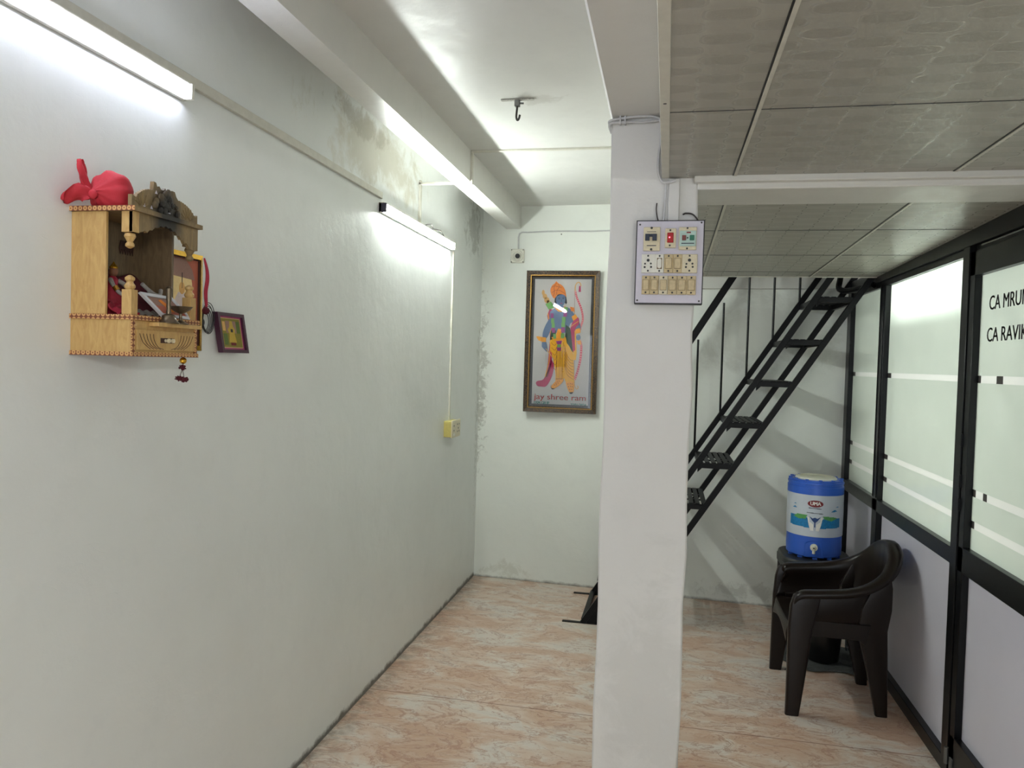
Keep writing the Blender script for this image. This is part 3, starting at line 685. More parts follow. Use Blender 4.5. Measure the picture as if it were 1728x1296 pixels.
tag(MB().tube(crom([(-.020, 2.388, 2.13), (-.021, 2.387, 2.07), (-.024, 2.387, 2.012)], 10), .0035, 6).build('cable', 'cable_white'), 'thin straight cable beside the short trunking above switch board', 'cable')
tag(MB().tube(crom([(-.036, 2.392, 2.010), (-.043, 2.388, 2.028), (-.047, 2.380, 2.052), (-.046, 2.381, 2.072)], 16), .0022, 6).build('cable', 'cable_dark'), 'frayed dark wire end sticking up over the switch board', 'cable')
tag(MB().tube(crom([(.033, 2.395, 2.040), (.042, 2.388, 2.042), (.062, 2.384, 2.037), (.080, 2.384, 2.016)], 16), .0026, 6).build('cable', 'cable_dark'), 'short curved grey cable entering top right corner of switch board', 'cable')

# ---------------------------------------------------------------- steel staircase
st = empty('steel_staircase', (.3, 4.94, 0), 'black steel ladder staircase with slatted treads rising right to the loft', 'staircase')
YN, YB = 4.64, 5.235; K = 1/1.565; XU, XL = -.452, -.236
def sx(x0, z): return x0+z*K
for nm, x0, y, top in (('stringer', XU, YN, 2.26), ('stringer', XL, YN, 2.13), ('stringer', XU, YB, 2.26), ('stringer', XL, YB, 2.22)):
    MB().bar((sx(x0, 0), y, 0.0), (sx(x0, top), y, top), .028, .034).build(nm, 'black_steel', st, bevel=.002)
hts = [.285+.245*k for k in range(8)]
for z in hts:
    a, b = sx(XU, z), sx(XL, z); z = z-.004
    tr = MB().box(a, b, YN-.012, YN+.012, z-.03, z).box(a, b, YB-.012, YB+.012, z-.03, z).box(a, a+.022, YN, YB, z-.03, z).box(b-.022, b, YN, YB, z-.03, z)
    tr = tr.build('tread', 'black_steel', st, bevel=.0015)
    n = 6
    for k in range(n):
        x = a+.018+(b-a-.036)*k/(n-1)
        m = MB(); m.box(x-.013, x+.013, YN+.004, YB-.004, z-.001, z+.004); m.build('slat', 'black_steel', tr, bevel=.001)
    for y in (YN+.17, YN+.34): MB().box(a+.01, b-.01, y, y+.022, z-.008, z-.001).build('crossbar', 'black_steel', tr)
    MB().prism([(a-.004, z-.002), (a+.05, z-.002), (a-.002, z-.055)], lambda u, v, d: (u, d, v), YN-.010, YN+.006).build('bracket', 'black_steel', tr)
for z in hts:
    x = sx(XU, z)-.002; top = min(z+.74, 2.66)
    MB().tube([(x, YB-.004, z-.01), (x, YB-.004, top)], .0078, 6).build('baluster', 'black_steel', st)
MB().bar((sx(XU, .285)-.03, YB-.004, 1.015), (.70, YB-.004, 2.66), .03, .046).build('handrail', 'black_steel', st, bevel=.004)
MB().tube([(sx(XU, .285)-.03, YB-.004, 1.02), (sx(XU, .12)-.03, YB-.004, .10)], .012, 8).build('rail_post', 'black_steel', st)
# foot: gusset plates, feet spreading on the floor
for y in (YN, YB):
    MB().prism([(-.452, 0), (-.215, 0), (-.345, .17)], lambda u, v, d: (u, d, v), y-.004, y+.004).build('gusset', 'black_steel', st)
    B(-.575, -.21, y-.012, y+.012, 0, .006).build('foot_plate', 'black_steel', st)
B(-.46, -.43, YN, YB, .0, .03).build('bottom_rail', 'black_steel', st, bevel=.002)
MB().tube(crom([(1.13, 4.66, 2.07), (1.06, 4.90, 2.06), (1.02, 5.02, 2.08), (1.03, 5.06, 2.14), (1.04, 5.07, 2.2)], 16), .018, 8).build('top_bracket', 'black_steel', st)

# ---------------------------------------------------------------- glass partition
GX, FX = 1.160, 1.130     # glass plane, frame face
gp = empty('glass_partition', (FX, 4.0, 0), 'black aluminium partition with two frosted glass panes over lavender boards beyond the door', 'partition')
def fr(y0, y1, z0, z1, nm, x0=FX, x1=GX+.04, par=None, mat='black_alu'):
    return B(x0, x1, y0, y1, z0, z1).build(nm, mat, par or gp, bevel=.002)
fr(3.258, 5.29, 2.075, 2.145, 'top_rail'); fr(3.32, 5.29, 2.045, 2.077, 'glazing_rail', FX+.012)
fr(3.325, 5.29, .828, .893, 'middle_rail'); fr(3.325, 5.29, 0, .058, 'bottom_rail')
fr(3.262, 3.330, 0, 2.075, 'post'); fr(4.42, 4.515, .058, 2.045, 'post'); fr(5.20, 5.29, 0, 2.075, 'post')
for y in (4.435, 4.50): fr(y, y+.006, .9, 2.045, 'post_ridge', FX-.004, FX+.001)
for y0, y1 in ((3.33, 4.42), (4.515, 5.20)):
    pn = B(GX, GX+.006, y0-.01, y1+.01, .885, 2.05).build('glass_pane', 'clear_glass', gp)
    for za, zb_ in ((.886, .997), (1.023, 1.117), (1.143, 1.550), (1.576, 2.049)): film(GX-.0008, GX-.0001, y0-.009, y1+.009, za, zb_).build('frosted_film', ['frosted_glass', 'clear_glass'], gp, smooth=False)
    B(GX, GX+.008, y0-.01, y1+.01, .05, .835).build('lower_board', 'lavender_board', gp)
    for z, h in ((1.563, .026), (1.130, .026), (1.010, .026)):
        film(GX-.0008, GX-.0001, y0-.009, y1-.062, z-h/2, z+h/2).build('film_stripe', ['film_stripe', 'clear_glass'], gp)
        B(GX-.0008, GX, y1-.062, y1-.004, z-h/2, z+h/2).build('film_square', 'cable_dark', gp)
# hinged door nearer the camera
dr = empty('door_1', (FX, 2.85, 0), 'black framed frosted glass office door lettered with names', None, None, 'structure')
D0, D1 = 2.415, 3.258
for y0, y1, z0, z1, nm in ((3.208, D1-.002, .012, 2.05, 'door_stile'), (D0, D0+.055, .012, 2.05, 'door_stile'), (D0, D1-.002, 1.956, 2.05, 'door_top_rail'), (D0, D1-.002, .818, .915, 'door_middle_rail'), (D0, D1-.002, .012, .175, 'door_bottom_rail')):
    fr(y0, y1, z0, z1, nm, FX+.004, GX+.03, dr)
fr(2.36, D1, 2.053, 2.075, 'door_head_gap', FX+.02, GX+.03, dr); fr(2.36, 3.262, 2.075, 2.152, 'door_header', FX, GX+.04, dr)
B(FX-.001, FX+.002, 2.42, 3.15, 2.060, 2.064).build('head_highlight_strip', 'alu_grey', dr)
fr(2.34, D0-.003, 0, 2.075, 'door_jamb', FX, GX+.04, dr)
B(GX, GX+.006, D0+.05, 3.212, .91, 1.96).build('glass_pane', 'clear_glass', dr)
for za, zb_ in ((.911, .996), (1.024, 1.116), (1.144, 1.549), (1.577, 1.959)): film(GX-.0008, GX-.0001, D0+.051, 3.211, za, zb_).build('frosted_film', ['frosted_glass', 'clear_glass'], dr, smooth=False)
B(GX, GX+.008, D0+.05, 3.212, .17, .822).build('lower_board', 'lavender_board', dr)
for z in (1.563, 1.130, 1.010):
    film(GX-.0008, GX-.0001, D0+.051, 3.178 if z == 1.01 else (2.985 if z > 1.5 else 3.075), z-.014, z+.014).build('film_stripe', ['film_stripe', 'clear_glass'], dr)
    B(GX-.0008, GX, 3.178, 3.200, z-.014, z+.014).build('film_square', 'cable_dark', dr)
for z, ya, yb2 in ((1.563, 2.985, 3.040), (1.130, 3.075, 3.110)):
    film(GX-.0008, GX-.0001, yb2, 3.178, z-.014, z+.014).build('film_stripe', ['film_stripe', 'clear_glass'], dr)
    B(GX-.0008, GX, ya, yb2, z-.014, z+.014).build('film_square', 'cable_dark', dr)
lettering('lettering', 'CA MRUNAL', .40, .052, lambda a, b: (GX-.0012, 3.133-a, 1.820+b), 'letter_black', dr, .004)
lettering('lettering', 'CA RAVIKANT', .475, .052, lambda a, b: (GX-.0012, 3.142-a, 1.703+b), 'letter_black', dr, .004)
MB().tube([(FX-.006, 3.252, .055), (FX-.006, 3.252, .12)], .008, 10).build('door_pivot', 'steel_grey', dr)
B(FX-.002, FX+.006, 3.212, 3.236, .03, .09).build('pivot_plate', 'steel_grey', dr, bevel=.001)
for z in (1.05, 1.14, 1.30): fr(3.252, 3.262, z, z+.05, 'hinge', FX-.004, FX+.006, dr)

# ---------------------------------------------------------------- plastic chair
ch = empty('plastic_chair', (.83, 3.945, 0), 'dark brown plastic armchair standing against the glass partition before the water cooler', 'chair')
Y0c = 3.945
half = [(.612, -.250, .500), (.616, -.257, .535), (.640, -.262, .564), (.72, -.268, .574), (.84, -.268, .588), (.94, -.256, .618), (1.025, -.222, .672), (1.078, -.150, .735), (1.096, -.06, .764)]
rim = [(a, Y0c+b, c) for a, b, c in half]+[(1.098, Y0c, .768)]+[(a, Y0c-b, c) for a, b, c in half[::-1]]
NR = 72; RP = crom(rim, NR)
shalf = [(.600, -.218, .400), (.604, -.220, .400), (.635, -.220, .402), (.71, -.220, .400), (.80, -.215, .396), (.89, -.203, .392), (.955, -.175, .390), (.985, -.115, .390), (.995, -.045, .392)]
seat_r = [(a, Y0c+b, c) for a, b, c in shalf]+[(.997, Y0c, .392)]+[(a, Y0c-b, c) for a, b, c in shalf[::-1]]
SP_ = crom(seat_r, NR)
cen = Vector((.80, Y0c, 0))
rows = []
for k in range(NR+1):
    r = RP[k]; s_ = SP_[k]
    a = RP[max(k-1, 0)]; b = RP[min(k+1, NR)]; tg = (b-a); tg.z = 0; tg.normalize()
    out = Vector((tg.y, -tg.x, 0))
    if out.dot(Vector((r.x, r.y, 0))-cen) < 0: out = -out
    inn = r-out*.040+Vector((0, 0, -.004))
    col = [r+out*.012+Vector((0, 0, -.030)), r+out*.013+Vector((0, 0, -.012)), r+out*.006+Vector((0, 0, -.002)), r-out*.008, r-out*.026+Vector((0, 0, .001)), inn, inn-out*.008+Vector((0, 0, -.014))]
    i2 = inn-out*.008+Vector((0, 0, -.014))
    for q in (.2, .42, .64, .84, 1.0):
        p = i2.lerp(s_, q); p += out*.012*math.sin(math.pi*q)
        col.append(p)
    rows.append([tuple(c) for c in col])
m = MB(); m.loft(rows, caps=False, closed=False); m.build('arms_and_back', 'chair_brown', ch, solid=.005, fix=False, ang=60)
# seat sheet with rolled front edge
def seat(u, v):
    i = u*NR/2; k = int(i); a = SP_[min(k, NR//2)]; b = SP_[NR-min(k, NR//2)]
    p = a.lerp(b, v); p.z -= .016*math.sin(math.pi*v)*math.sin(math.pi*min(1, .15+u)); return tuple(p)
m = MB(); m.grid(seat, NR//2, 16)
def apron(u, v):
    a = SP_[0].lerp(SP_[NR], v); bow_ = .030*math.sin(math.pi*v)
    z = .400-.016*math.sin(math.pi*v)*.4
    return (a.x-.012*math.sin(u*math.pi/2)-bow_*0, a.y, z-u*(.085-.045*math.sin(math.pi*v)))
m.grid(apron, 4, 16); m.build('seat', 'chair_brown', ch, solid=.005, fix=False, ang=60)
def rr(cx, cy, z, hx, hy, r=.35, n=5):
    pts = []; q = min(hx, hy)*r*1.6; q = min(q, hx, hy)
    for (sx_, sy_, a0) in ((1, 1, 0), (-1, 1, 90), (-1, -1, 180), (1, -1, 270)):
        for k in range(n):
            a = math.radians(a0+90*k/(n-1)); pts.append((cx+sx_*(hx-q)+q*math.cos(a), cy+sy_*(hy-q)+q*math.sin(a), z))
    return pts
for s_ in (-1, 1):
    y = lambda v: Y0c+s_*v
    secs = [(.614, .272, 0, .030, .020), (.616, .272, .02, .031, .021), (.628, .266, .2, .042, .021), (.640, .255, .40, .054, .021), (.655, .252, .50, .062, .018), (.665, .252, .546, .060, .014), (.670, .252, .560, .050, .009)]
    MB().loft([rr(a, y(b), z, hx, hy) for a, b, z, hx, hy in secs]).build('front_leg', 'chair_brown', ch, ang=50)
    secs = [(1.018, .182, 0, .026, .020), (1.016, .182, .02, .027, .021), (.992, .188, .2, .044, .021), (.960, .198, .40, .066, .020), (.972, .210, .50, .066, .016), (.996, .212, .60, .042, .012), (1.006, .212, .635, .026, .008)]
    MB().loft([rr(a, y(b), z, hx, hy) for a, b, z, hx, hy in secs]).build('rear_leg', 'chair_brown', ch, ang=50)
    m = MB(); m.prism([(.64, .425), (.95, .425), (.93, .33), (.90, .352), (.70, .352), (.66, .33)], lambda u, v, d: (u, y(d), v), .214, .228); m.build('side_apron', 'chair_brown', ch, bevel=.003)

# ---------------------------------------------------------------- stool, cloth, bucket, cooler
sl = empty('stool', (.890, 4.75, 0), 'dark square stool carrying the blue water cooler in the back corner', 'stool')
m = MB().loft([rr(.890, 4.75, z, a, a) for z, a in ((.462, .193), (.468, .197), (.490, .196), (.500, .189))]); m.build('seat', 'stool_dark', sl, ang=30)
for a in (-1, 1):
    for b in (-1, 1):
        MB().loft([rr(.890+a*.168, 4.75+b*.168, 0, .018, .018), rr(.890+a*.160, 4.75+b*.160, .47, .024, .024)]).build('leg', 'stool_dark', sl)
for q in ((.71, 1.07, 4.564, 4.576), (.71, 1.07, 4.924, 4.936), (.701, .713, 4.58, 4.92), (1.067, 1.079, 4.58, 4.92)): B(*q, .42, .465).build('skirt', 'stool_dark', sl)
def cloth(u, v):
    x = .66+.47*u+.03*math.sin(v*9); y = 4.20+.42*v+.02*math.sin(u*13)+.03*math.sin(u*4)
    return (x, y, .004+.010*abs(math.sin(u*11+v*5))*(.4+.6*math.sin(v*7+1)**2))
tag(MB().grid(cloth, 36, 30).build('floor_cloth', 'floor_cloth', solid=.004, fix=False, ang=80), 'crumpled dark grey cloth spread on floor under the stool and chair', 'cloth')
bk = empty('bucket', (.88, 4.40, 0.012), 'small black bucket standing on the dark cloth behind the chair legs', 'bucket')
MB().lathe((.88, 4.40, .014), [(.001, 0), (.082, 0), (.085, .004), (.104, .20), (.111, .203), (.111, .212), (.100, .212), (.080, .008), (.001, .006)], 28).build('body', 'bucket_black', bk)
MB().tube(crom([(.985, 4.40, .205), (.998, 4.35, .17), (.995, 4.31, .13), (.985, 4.29, .12), (.97, 4.28, .135)], 14), .0035, 6).build('handle', 'steel_grey', bk)
CX, CY, CZ, CR = .880, 4.755, .500, .151
wc = empty('water_cooler', (CX, CY, CZ), 'blue insulated water cooler jug with grey label standing on the dark stool', 'water cooler')
MB().lathe((CX, CY, CZ), [(.001, .008), (CR-.013, .008), (CR-.008, .010), (CR, .016), (CR+.002, .06), (CR, .132), (.001, .132)], 48).build('base_body', 'cooler_blue', wc)
for a in range(10):
    t_ = a*math.pi/5+.2; MB().box(CX+(CR-.018)*math.cos(t_)-.012, CX+(CR-.018)*math.cos(t_)+.012, CY+(CR-.018)*math.sin(t_)-.012, CY+(CR-.018)*math.sin(t_)+.012, CZ, CZ+.012).build('foot', 'cooler_blue', wc)
band = MB().lathe((CX, CY, CZ), [(.001, .130), (CR+.003, .130), (CR+.0045, .26), (CR+.003, .370), (.001, .370)], 64).build('label_band', 'cooler_band', wc)
MB().lathe((CX, CY, CZ), [(.001, 0.368), (CR+.004, 0.368), (CR+.004, 0.410), (CR+.0005, 0.412), (CR+.0005, 0.424), (CR+.003, 0.426), (CR+.003, 0.436), (CR-.004, 0.440), (CR-.004, 0.448), (.001, 0.448)], 48).build('lid', 'cooler_blue', wc)
for a in range(12):
    t_ = a*math.pi/6; MB().box(CX+(CR-.010)*math.cos(t_)-.010, CX+(CR-.010)*math.cos(t_)+.010, CY+(CR-.010)*math.sin(t_)-.010, CY+(CR-.010)*math.sin(t_)+.010, CZ+0.440, CZ+0.454).build('lid_lug', 'cooler_blue', wc, bevel=.003)
MB().lathe((CX, CY, CZ), [(.001, 0.448), (.115, 0.448), (.112, 0.458), (.095, 0.462), (.085, 0.454), (.001, 0.454)], 40).build('lid_plate', 'cream_plastic', wc)
FA = math.atan2(-CY, -CX)+.02      # direction of the tap: towards the room entrance
def cyl(sv, h, e=0):
    a = FA+sv/CR; rr_ = CR+.0045+e; return (CX+rr_*math.cos(a), CY+rr_*math.sin(a), CZ+h-.010)
def inpoly(x, y, p):
    c_ = False
    for i in range(len(p)):
        (x1, y1), (x2, y2) = p[i], p[i-1]
        if (y1 > y) != (y2 > y) and x < (x2-x1)*(y-y1)/(y2-y1)+x1: c_ = not c_
    return c_
def decal(name, mat, polys, st_=.0035, e=.0003, par=None):
    m = MB()
    for p in polys:
        xs = [a for a, _ in p]; ys = [b for _, b in p]
        nx = max(1, round((max(xs)-min(xs))/st_)); ny = max(1, round((max(ys)-min(ys))/st_))
        for i in range(nx):
            for j in range(ny):
                x0 = min(xs)+i*st_; y0 = min(ys)+j*st_
                if inpoly(x0+st_/2, y0+st_/2, p): m.add([cyl(x0, y0, e), cyl(x0+st_, y0, e), cyl(x0+st_, y0+st_, e), cyl(x0, y0+st_, e)], [(0, 1, 2, 3)])
    if m.f: m.build(name, mat, par or band, smooth=False, fix=False)
decal('water_print', 'label_blue', [[(-.150, .196), (-.022, .190), (-.026, .230), (-.045, .250), (-.150, .258)], [(.022, .190), (.150, .196), (.150, .250), (.05, .250), (.026, .230)]])
decal('shore_print', 'label_green', [[(-.125, .246), (-.09, .236), (-.05, .240), (-.040, .262), (-.1, .262)], [(.04, .262), (.05, .244), (.09, .234), (.13, .250), (.10, .258)]], .003, .0006)
decal('splash_print', 'label_navy', [[(-.030, .258), (-.012, .246), (0, .252), (.012, .246), (.030, .258), (.016, .236), (.003, .222), (.003, .196), (-.003, .196), (-.003, .222), (-.016, .236)]], .0015, .0009)
decal('hands_print', 'label_white', [[(-.040, .252), (-.032, .252), (-.026, .226), (-.008, .212), (-.006, .176), (-.022, .176), (-.032, .208)], [(.040, .252), (.032, .252), (.026, .226), (.008, .212), (.006, .176), (.022, .176), (.032, .208)]], .0015, .0012)
decal('boat_print', 'label_blue', [[(-.135, .296), (-.10, .296), (-.115, .306)], [(.085, .286), (.130, .288), (.110, .300)], [(.115, .312), (.140, .312), (.13, .318)], [(-.125, .318), (-.105, .318), (-.112, .324)]], .0025, .0006)
decal('logo_badge', 'label_maroon', [ell(0, .330, .041, .020, 40)], .0012, .0006)
lettering('logo_text', 'UMA', .054, .020, lambda a, b: tuple(Vector(cyl(-.027+a, .322+b, .0014))), 'label_white', band, .002)
decal('slogan_print', 'label_dark', [[(-.035, .303), (.033, .301), (.033, .3045), (-.035, .3065)], [(-.044, .276), (.042, .273), (.042, .2765), (-.044, .2795)]], .0015, .0006)
def fp(r_, sv, h): a = FA+sv/CR; return (CX+r_*math.cos(a), CY+r_*math.sin(a), CZ+h)
m = MB(); arch = [(-.052, .012), (.052, .012), (.052, .080)]+[(.052*math.cos(math.radians(a)), .080+.030*math.sin(math.radians(a))) for a in range(15, 180, 15)]+[(-.052, .080)]
n = len(arch); m.add([fp(CR+.0035, a*1.0, b) for a, b in arch]+[fp(CR-.02, a, b) for a, b in arch], [tuple(range(n))]+[(i, (i+1) % n, n+(i+1) % n, n+i) for i in range(n)])
m.build('tap_arch', 'cooler_blue', wc, smooth=False)
tap = MB(); c0 = Vector(fp(CR+.002, 0, .072)); dv = Vector((math.cos(FA), math.sin(FA), 0))
tap.tube([tuple(c0), tuple(c0+dv*.018)], .020, 20); tap.tube([tuple(c0+dv*.016), tuple(c0+dv*.030)], [.013, .009], 14)
tap.tube([tuple(c0+dv*.010), tuple(c0+dv*.012+Vector((0, 0, -.035)))], .008, 12)
tp = tap.build('tap', 'cream_plastic', wc); MB().tube([tuple(c0+dv*.029), tuple(c0+dv*.032)], .004, 10).build('tap_button', 'black_plastic', tp)

# ---------------------------------------------------------------- wall shrine
SY0, SY1, SXF = 1.524, 1.768, -1.182
sh = empty('wooden_wall_shrine', (WX, 1.645, 1.567), 'carved light plywood wall shrine with a drawer and sooty arch, below near tube light', 'shrine')
B(WX, SXF, SY0, SY1, 1.576, 1.650).build('base_box', 'ply', sh, bevel=.001)
B(WX, SXF+.005, SY0-.003, SY1+.003, 1.567, 1.577).build('bottom_trim', 'printed_trim', sh)
B(WX, SXF+.007, SY0-.004, SY1+.004, 1.650, 1.661).build('shelf_board', 'printed_trim', sh)
for y in (SY0, SY1-.010): B(SXF-.0, SXF+.003, y, y+.010, 1.577, 1.650).build('corner_strip', 'printed_trim', sh)
B(WX, -1.249, SY0, SY0+.008, 1.661, 1.893).build('side_panel', 'ply', sh, bevel=.001)
B(WX, -1.249, SY1-.008, SY1, 1.661, 1.893).build('side_panel', 'ply_shaded_inside', sh, bevel=.001)
B(WX, WX+.006, SY0+.008, SY1-.008, 1.661, 1.893).build('back_panel', 'ply_shaded_inside', sh)
top_ = B(WX, SXF+.010, SY0-.006, SY1+.006, 1.893, 1.9035).build('top_board', 'ply_sooty', sh)
B(WX, SXF+.0105, SY0-.0075, SY0-.0055, 1.8925, 1.904).build('top_trim', 'printed_trim', sh)
F3 = lambda u, v, d: (SXF+d, u, v)
# crest board: scalloped fans rising to a carved centre
def scal(p0, p1, n, amp):
    out = []
    for i in range(n*4+1):
        t_ = i/(n*4); x = p0[0]+(p1[0]-p0[0])*t_; z = p0[1]+(p1[1]-p0[1])*t_; out.append((x, z+amp*abs(math.sin(t_*n*math.pi))))
    return out
crest = [(SY0, 1.9035), (SY0, 1.930), (SY0+.014, 1.926)]
fan = [(1.540, 1.930), (1.552, 1.939), (1.566, 1.947), (1.582, 1.952), (1.596, 1.953)]
for a, b in zip(fan[:-1], fan[1:]): crest += scal(a, b, 2, .0025)[1:]
crest += [(1.598, 1.975), (1.606, 1.974), (1.610, 1.966), (1.618, 1.968), (1.624, 1.962), (1.634, 1.962), (1.640, 1.968), (1.645, 1.962), (1.656, 1.966), (1.668, 1.968), (1.676, 1.967), (1.682, 1.956), (1.690, 1.949)]
fan = [(1.692, 1.949), (1.706, 1.947), (1.722, 1.943), (1.738, 1.936), (1.752, 1.926)]
for a, b in zip(fan[:-1], fan[1:]): crest += scal(a, b, 2, .0022)[1:]
crest += [(SY1-.006, 1.922), (SY1-.004, 1.927), (SY1, 1.927), (SY1, 1.9035)]
cr = MB(); cr.prism(crest, F3, -.012, -.002); cr = cr.build('crest_board', 'ply_sooty', sh, smooth=False)
rnd = random.Random(3)
m = MB()
for k in range(46):
    y = rnd.gauss(1.645, .022); z = 1.912+rnd.random()*.050*(1-abs(y-1.645)/.085)
    m.ball((SXF+.001, min(max(y, 1.60), 1.69), z), rnd.uniform(.004, .009), 7, 5, (.7, 1, 1.2))
m.build('carving', 'ply_sooty', cr)
for y0 in (1.560, 1.728):
    m = MB()
    for k in range(7):
        a = math.radians(20+k*23); m.tube([(SXF-.0015, y0+.008*math.cos(a), 1.908+.006*math.sin(a)), (SXF-.0015, y0+.028*math.cos(a), 1.908+.032*math.sin(a))], .0011, 5)
    m.build('fan_grooves', 'ply_sooty', cr)
m = MB()
for y, z in ((1.566, 1.910), (1.590, 1.910), (1.606, 1.948), (1.628, 1.912), (1.655, 1.911)): m.prism([(y-.004, z), (y+.005, z), (y, z+.008)], F3, -.0018, -.0012)
m.build('pierced_openings', 'switch_sheet', cr)
# apron with scalloped arch
ap = [(SY0+.0, 1.893), (SY0, 1.846), (SY0+.022, 1.846), (SY0+.030, 1.852)]
arch_ = [(1.556, 1.850), (1.575, 1.852), (1.592, 1.860), (1.612, 1.869), (1.632, 1.874), (1.650, 1.875), (1.668, 1.871), (1.684, 1.864), (1.700, 1.856), (1.714, 1.848), (1.726, 1.846)]
for a, b in zip(arch_[:-1], arch_[1:]):
    ap += [(a[0], a[1]), ((a[0]+b[0])/2, (a[1]+b[1])/2+.0045)]
ap += [(1.728, 1.846), (1.734, 1.838), (SY1, 1.838), (SY1, 1.893)]
m = MB(); m.prism(ap, F3, -.008, 0); m.build('arched_apron', 'ply_sooty', sh, smooth=False)
for y in (SY0, SY1-.024):
    B(SXF-.028, SXF+.001, y, y+.022, 1.846, 1.893).build('hanging_post', 'ply_sooty' if y > 1.6 else 'ply', sh, bevel=.001)
    MB().lathe((SXF-.014, y+.011, 1.846), [(.004, 0), (.011, -.003), (.0125, -.009), (.008, -.017), (.006, -.021), (.0095, -.026), (.0095, -.031), (.004, -.035), (.001, -.036)], 20).build('turned_drop', 'ply_sooty' if y > 1.6 else 'ply', sh)
    o = B(SXF-.026, SXF-.001, y+.001, y+.023, 1.661, 1.718).build('post', 'ply', sh, bevel=.001)
    MB().lathe((SXF-.0135, y+.012, 1.718), [(.008, 0), (.0115, .004), (.012, .009), (.0075, .015), (.007, .018), (.0105, .022), (.0105, .027), (.004, .032), (.001, .033)], 20).build('turned_finial', 'ply', o)
# drawer
dw = B(SXF-.01, SXF+.004, 1.540, 1.757, 1.582, 1.629).build('drawer', 'ply', sh, bevel=.001)
m = MB()
for s_ in (-1, 1):
    for k in range(5):
        a = Vector((0, 1.648+s_*(.016+.008*k), 1.586+.006*k)); m.tube(crom([(SXF+.0042, 1.648+s_*(.014+.012*k), 1.585), (SXF+.0042, 1.648+s_*(.034+.013*k), 1.590+.002*k), (SXF+.0042, 1.648+s_*(.048+.012*k), 1.604+.002*k), (SXF+.0042, 1.648+s_*(.052+.012*k), 1.620)], 10), .0007, 5)
m.build('leaf_carving', 'dark_brown', dw)
for y in (1.640, 1.656): MB().lathe((SXF+.004, y, 1.606), [(.004, 0), (.003, .004), (.0055, .008), (.005, .012), (.001, .013)], 14, 'x').build('knob', 'ivory', dw)
B(SXF+.0035, SXF+.0042, 1.622, 1.674, 1.600, 1.612).build('knob_plate', 'dark_brown', dw)
B(SXF-.01, SXF+.026, 1.585, 1.752, 1.638, 1.6475).build('pull_out_ledge', 'ply', sh, bevel=.001)
m = MB(); hp = [(1.676, 1.852), (1.722, 1.852), (1.722, 1.836)]
for k in range(6): hp += [(1.720-k*.009, 1.818), (1.716-k*.009, 1.832)]
m.prism(hp, lambda u, v, d: (WX+.006+d, u, v), 0, .002); m.build('back_ornament', 'dark_brown', sh, smooth=False)

# red bundle on the shrine
bd = empty('cloth_bundle', (-1.27, 1.56, 1.9035), 'bright red knotted cloth bundle lying on top of the wooden shrine', 'cloth bundle')
rings = []; NBA = 40
for i in range(17):
    t_ = i/16; r = .050*math.sin(min(1, t_*1.02)*math.pi*.93+.12)**.62*(0.16+.84*min(1, t_*3)) if i < 16 else .002
    cx_ = -1.318+.012*t_; 
    yy = 1.508+.103*t_
    ring = []
    for k in range(NBA):
        a = 2*math.pi*k/NBA; w_ = 1+(.10*(1-t_)**1.2)*math.sin(a*9+1.1*math.sin(3*t_+a))+.03*math.sin(a*4+t_*7)
        xx = -1.262+r*w_*math.cos(a)*.92-(1-t_)*.012; zz = 1.947-.012*(1-t_)+r*w_*math.sin(a)*.98
        ring.append((max(xx, WX+.004), yy, max(zz, 1.9042)))
    rings.append(ring)
m = MB(); m.loft(rings); m.build('bundle', 'red_cloth', bd, ang=80)
def ear(pts, wid, ph):
    c_ = crom(pts, 12); rg_ = []
    for i, p in enumerate(c_):
        t_ = i/12; w_ = wid*math.sin(math.pi*(.12+.80*t_))**.8
        d_ = (c_[min(i+1, 12)]-c_[max(i-1, 0)]).normalized(); s1 = d_.cross(Vector((1, .2, 0))).normalized(); s2 = d_.cross(s1)
        rg_.append([tuple(p+s1*w_*math.cos(a)+s2*w_*.28*math.sin(a)+s2*.004*math.sin(a*3+t_*6)) for a in [2*math.pi*k/14 for k in range(14)]])
    m = MB(); m.loft(rg_); return m
ear([(-1.286, 1.520, 1.930), (-1.296, 1.514, 1.955), (-1.302, 1.512, 1.980), (-1.305, 1.508, 2.006)], .016, 0).build('upright_corner', 'red_cloth', bd, ang=80)
ear([(-1.280, 1.516, 1.928), (-1.296, 1.500, 1.930), (-1.315, 1.490, 1.920), (-1.322, 1.480, 1.906)], .022, 1).build('drooping_corner', 'red_cloth', bd, ang=80)
MB().ball((-1.274, 1.512, 1.928), .011, 14, 9, (1, .8, 1)).build('knot', 'red_cloth', bd)

# shrine contents
ZS = 1.661
# dressed idol
idl = empty('idol_figurine', (-1.285, 1.592, ZS), 'small dressed idol with crown and red robe seated at left inside the shrine', 'figurine')
MB().lathe((-1.285, 1.592, ZS), [(.024, 0), (.024, .006), (.022, .035), (.014, .06), (.011, .075), (.012, .085), (.006, .093), (.001, .094)], 18).build('robed_body', 'crimson_cloth', idl)
MB().ball((-1.283, 1.592, 1.765), .0105, 14, 10, (1, .9, 1.2)).build('head', 'skin_dark', idl)
MB().lathe((-1.283, 1.592, 1.772), [(.009, 0), (.010, .003), (.006, .008), (.003, .012), (.001, .016)], 14).build('crown', 'gold', idl)
for s_ in (-1, 1):
    MB().tube(crom([(-1.281, 1.592+s_*.012, 1.745), (-1.269, 1.592+s_*.021, 1.735), (-1.255, 1.592+s_*.018, 1.716), (-1.243, 1.592+s_*.012, 1.708)], 10), [.0055]*4+[.0045]*7, 8).build('sleeved_arm', 'grey_lace', idl)
    MB().tube([(-1.263, 1.592+s_*.0195, 1.728), (-1.257, 1.592+s_*.0185, 1.719)], .0065, 10).build('bangle', 'brass_bell', idl)
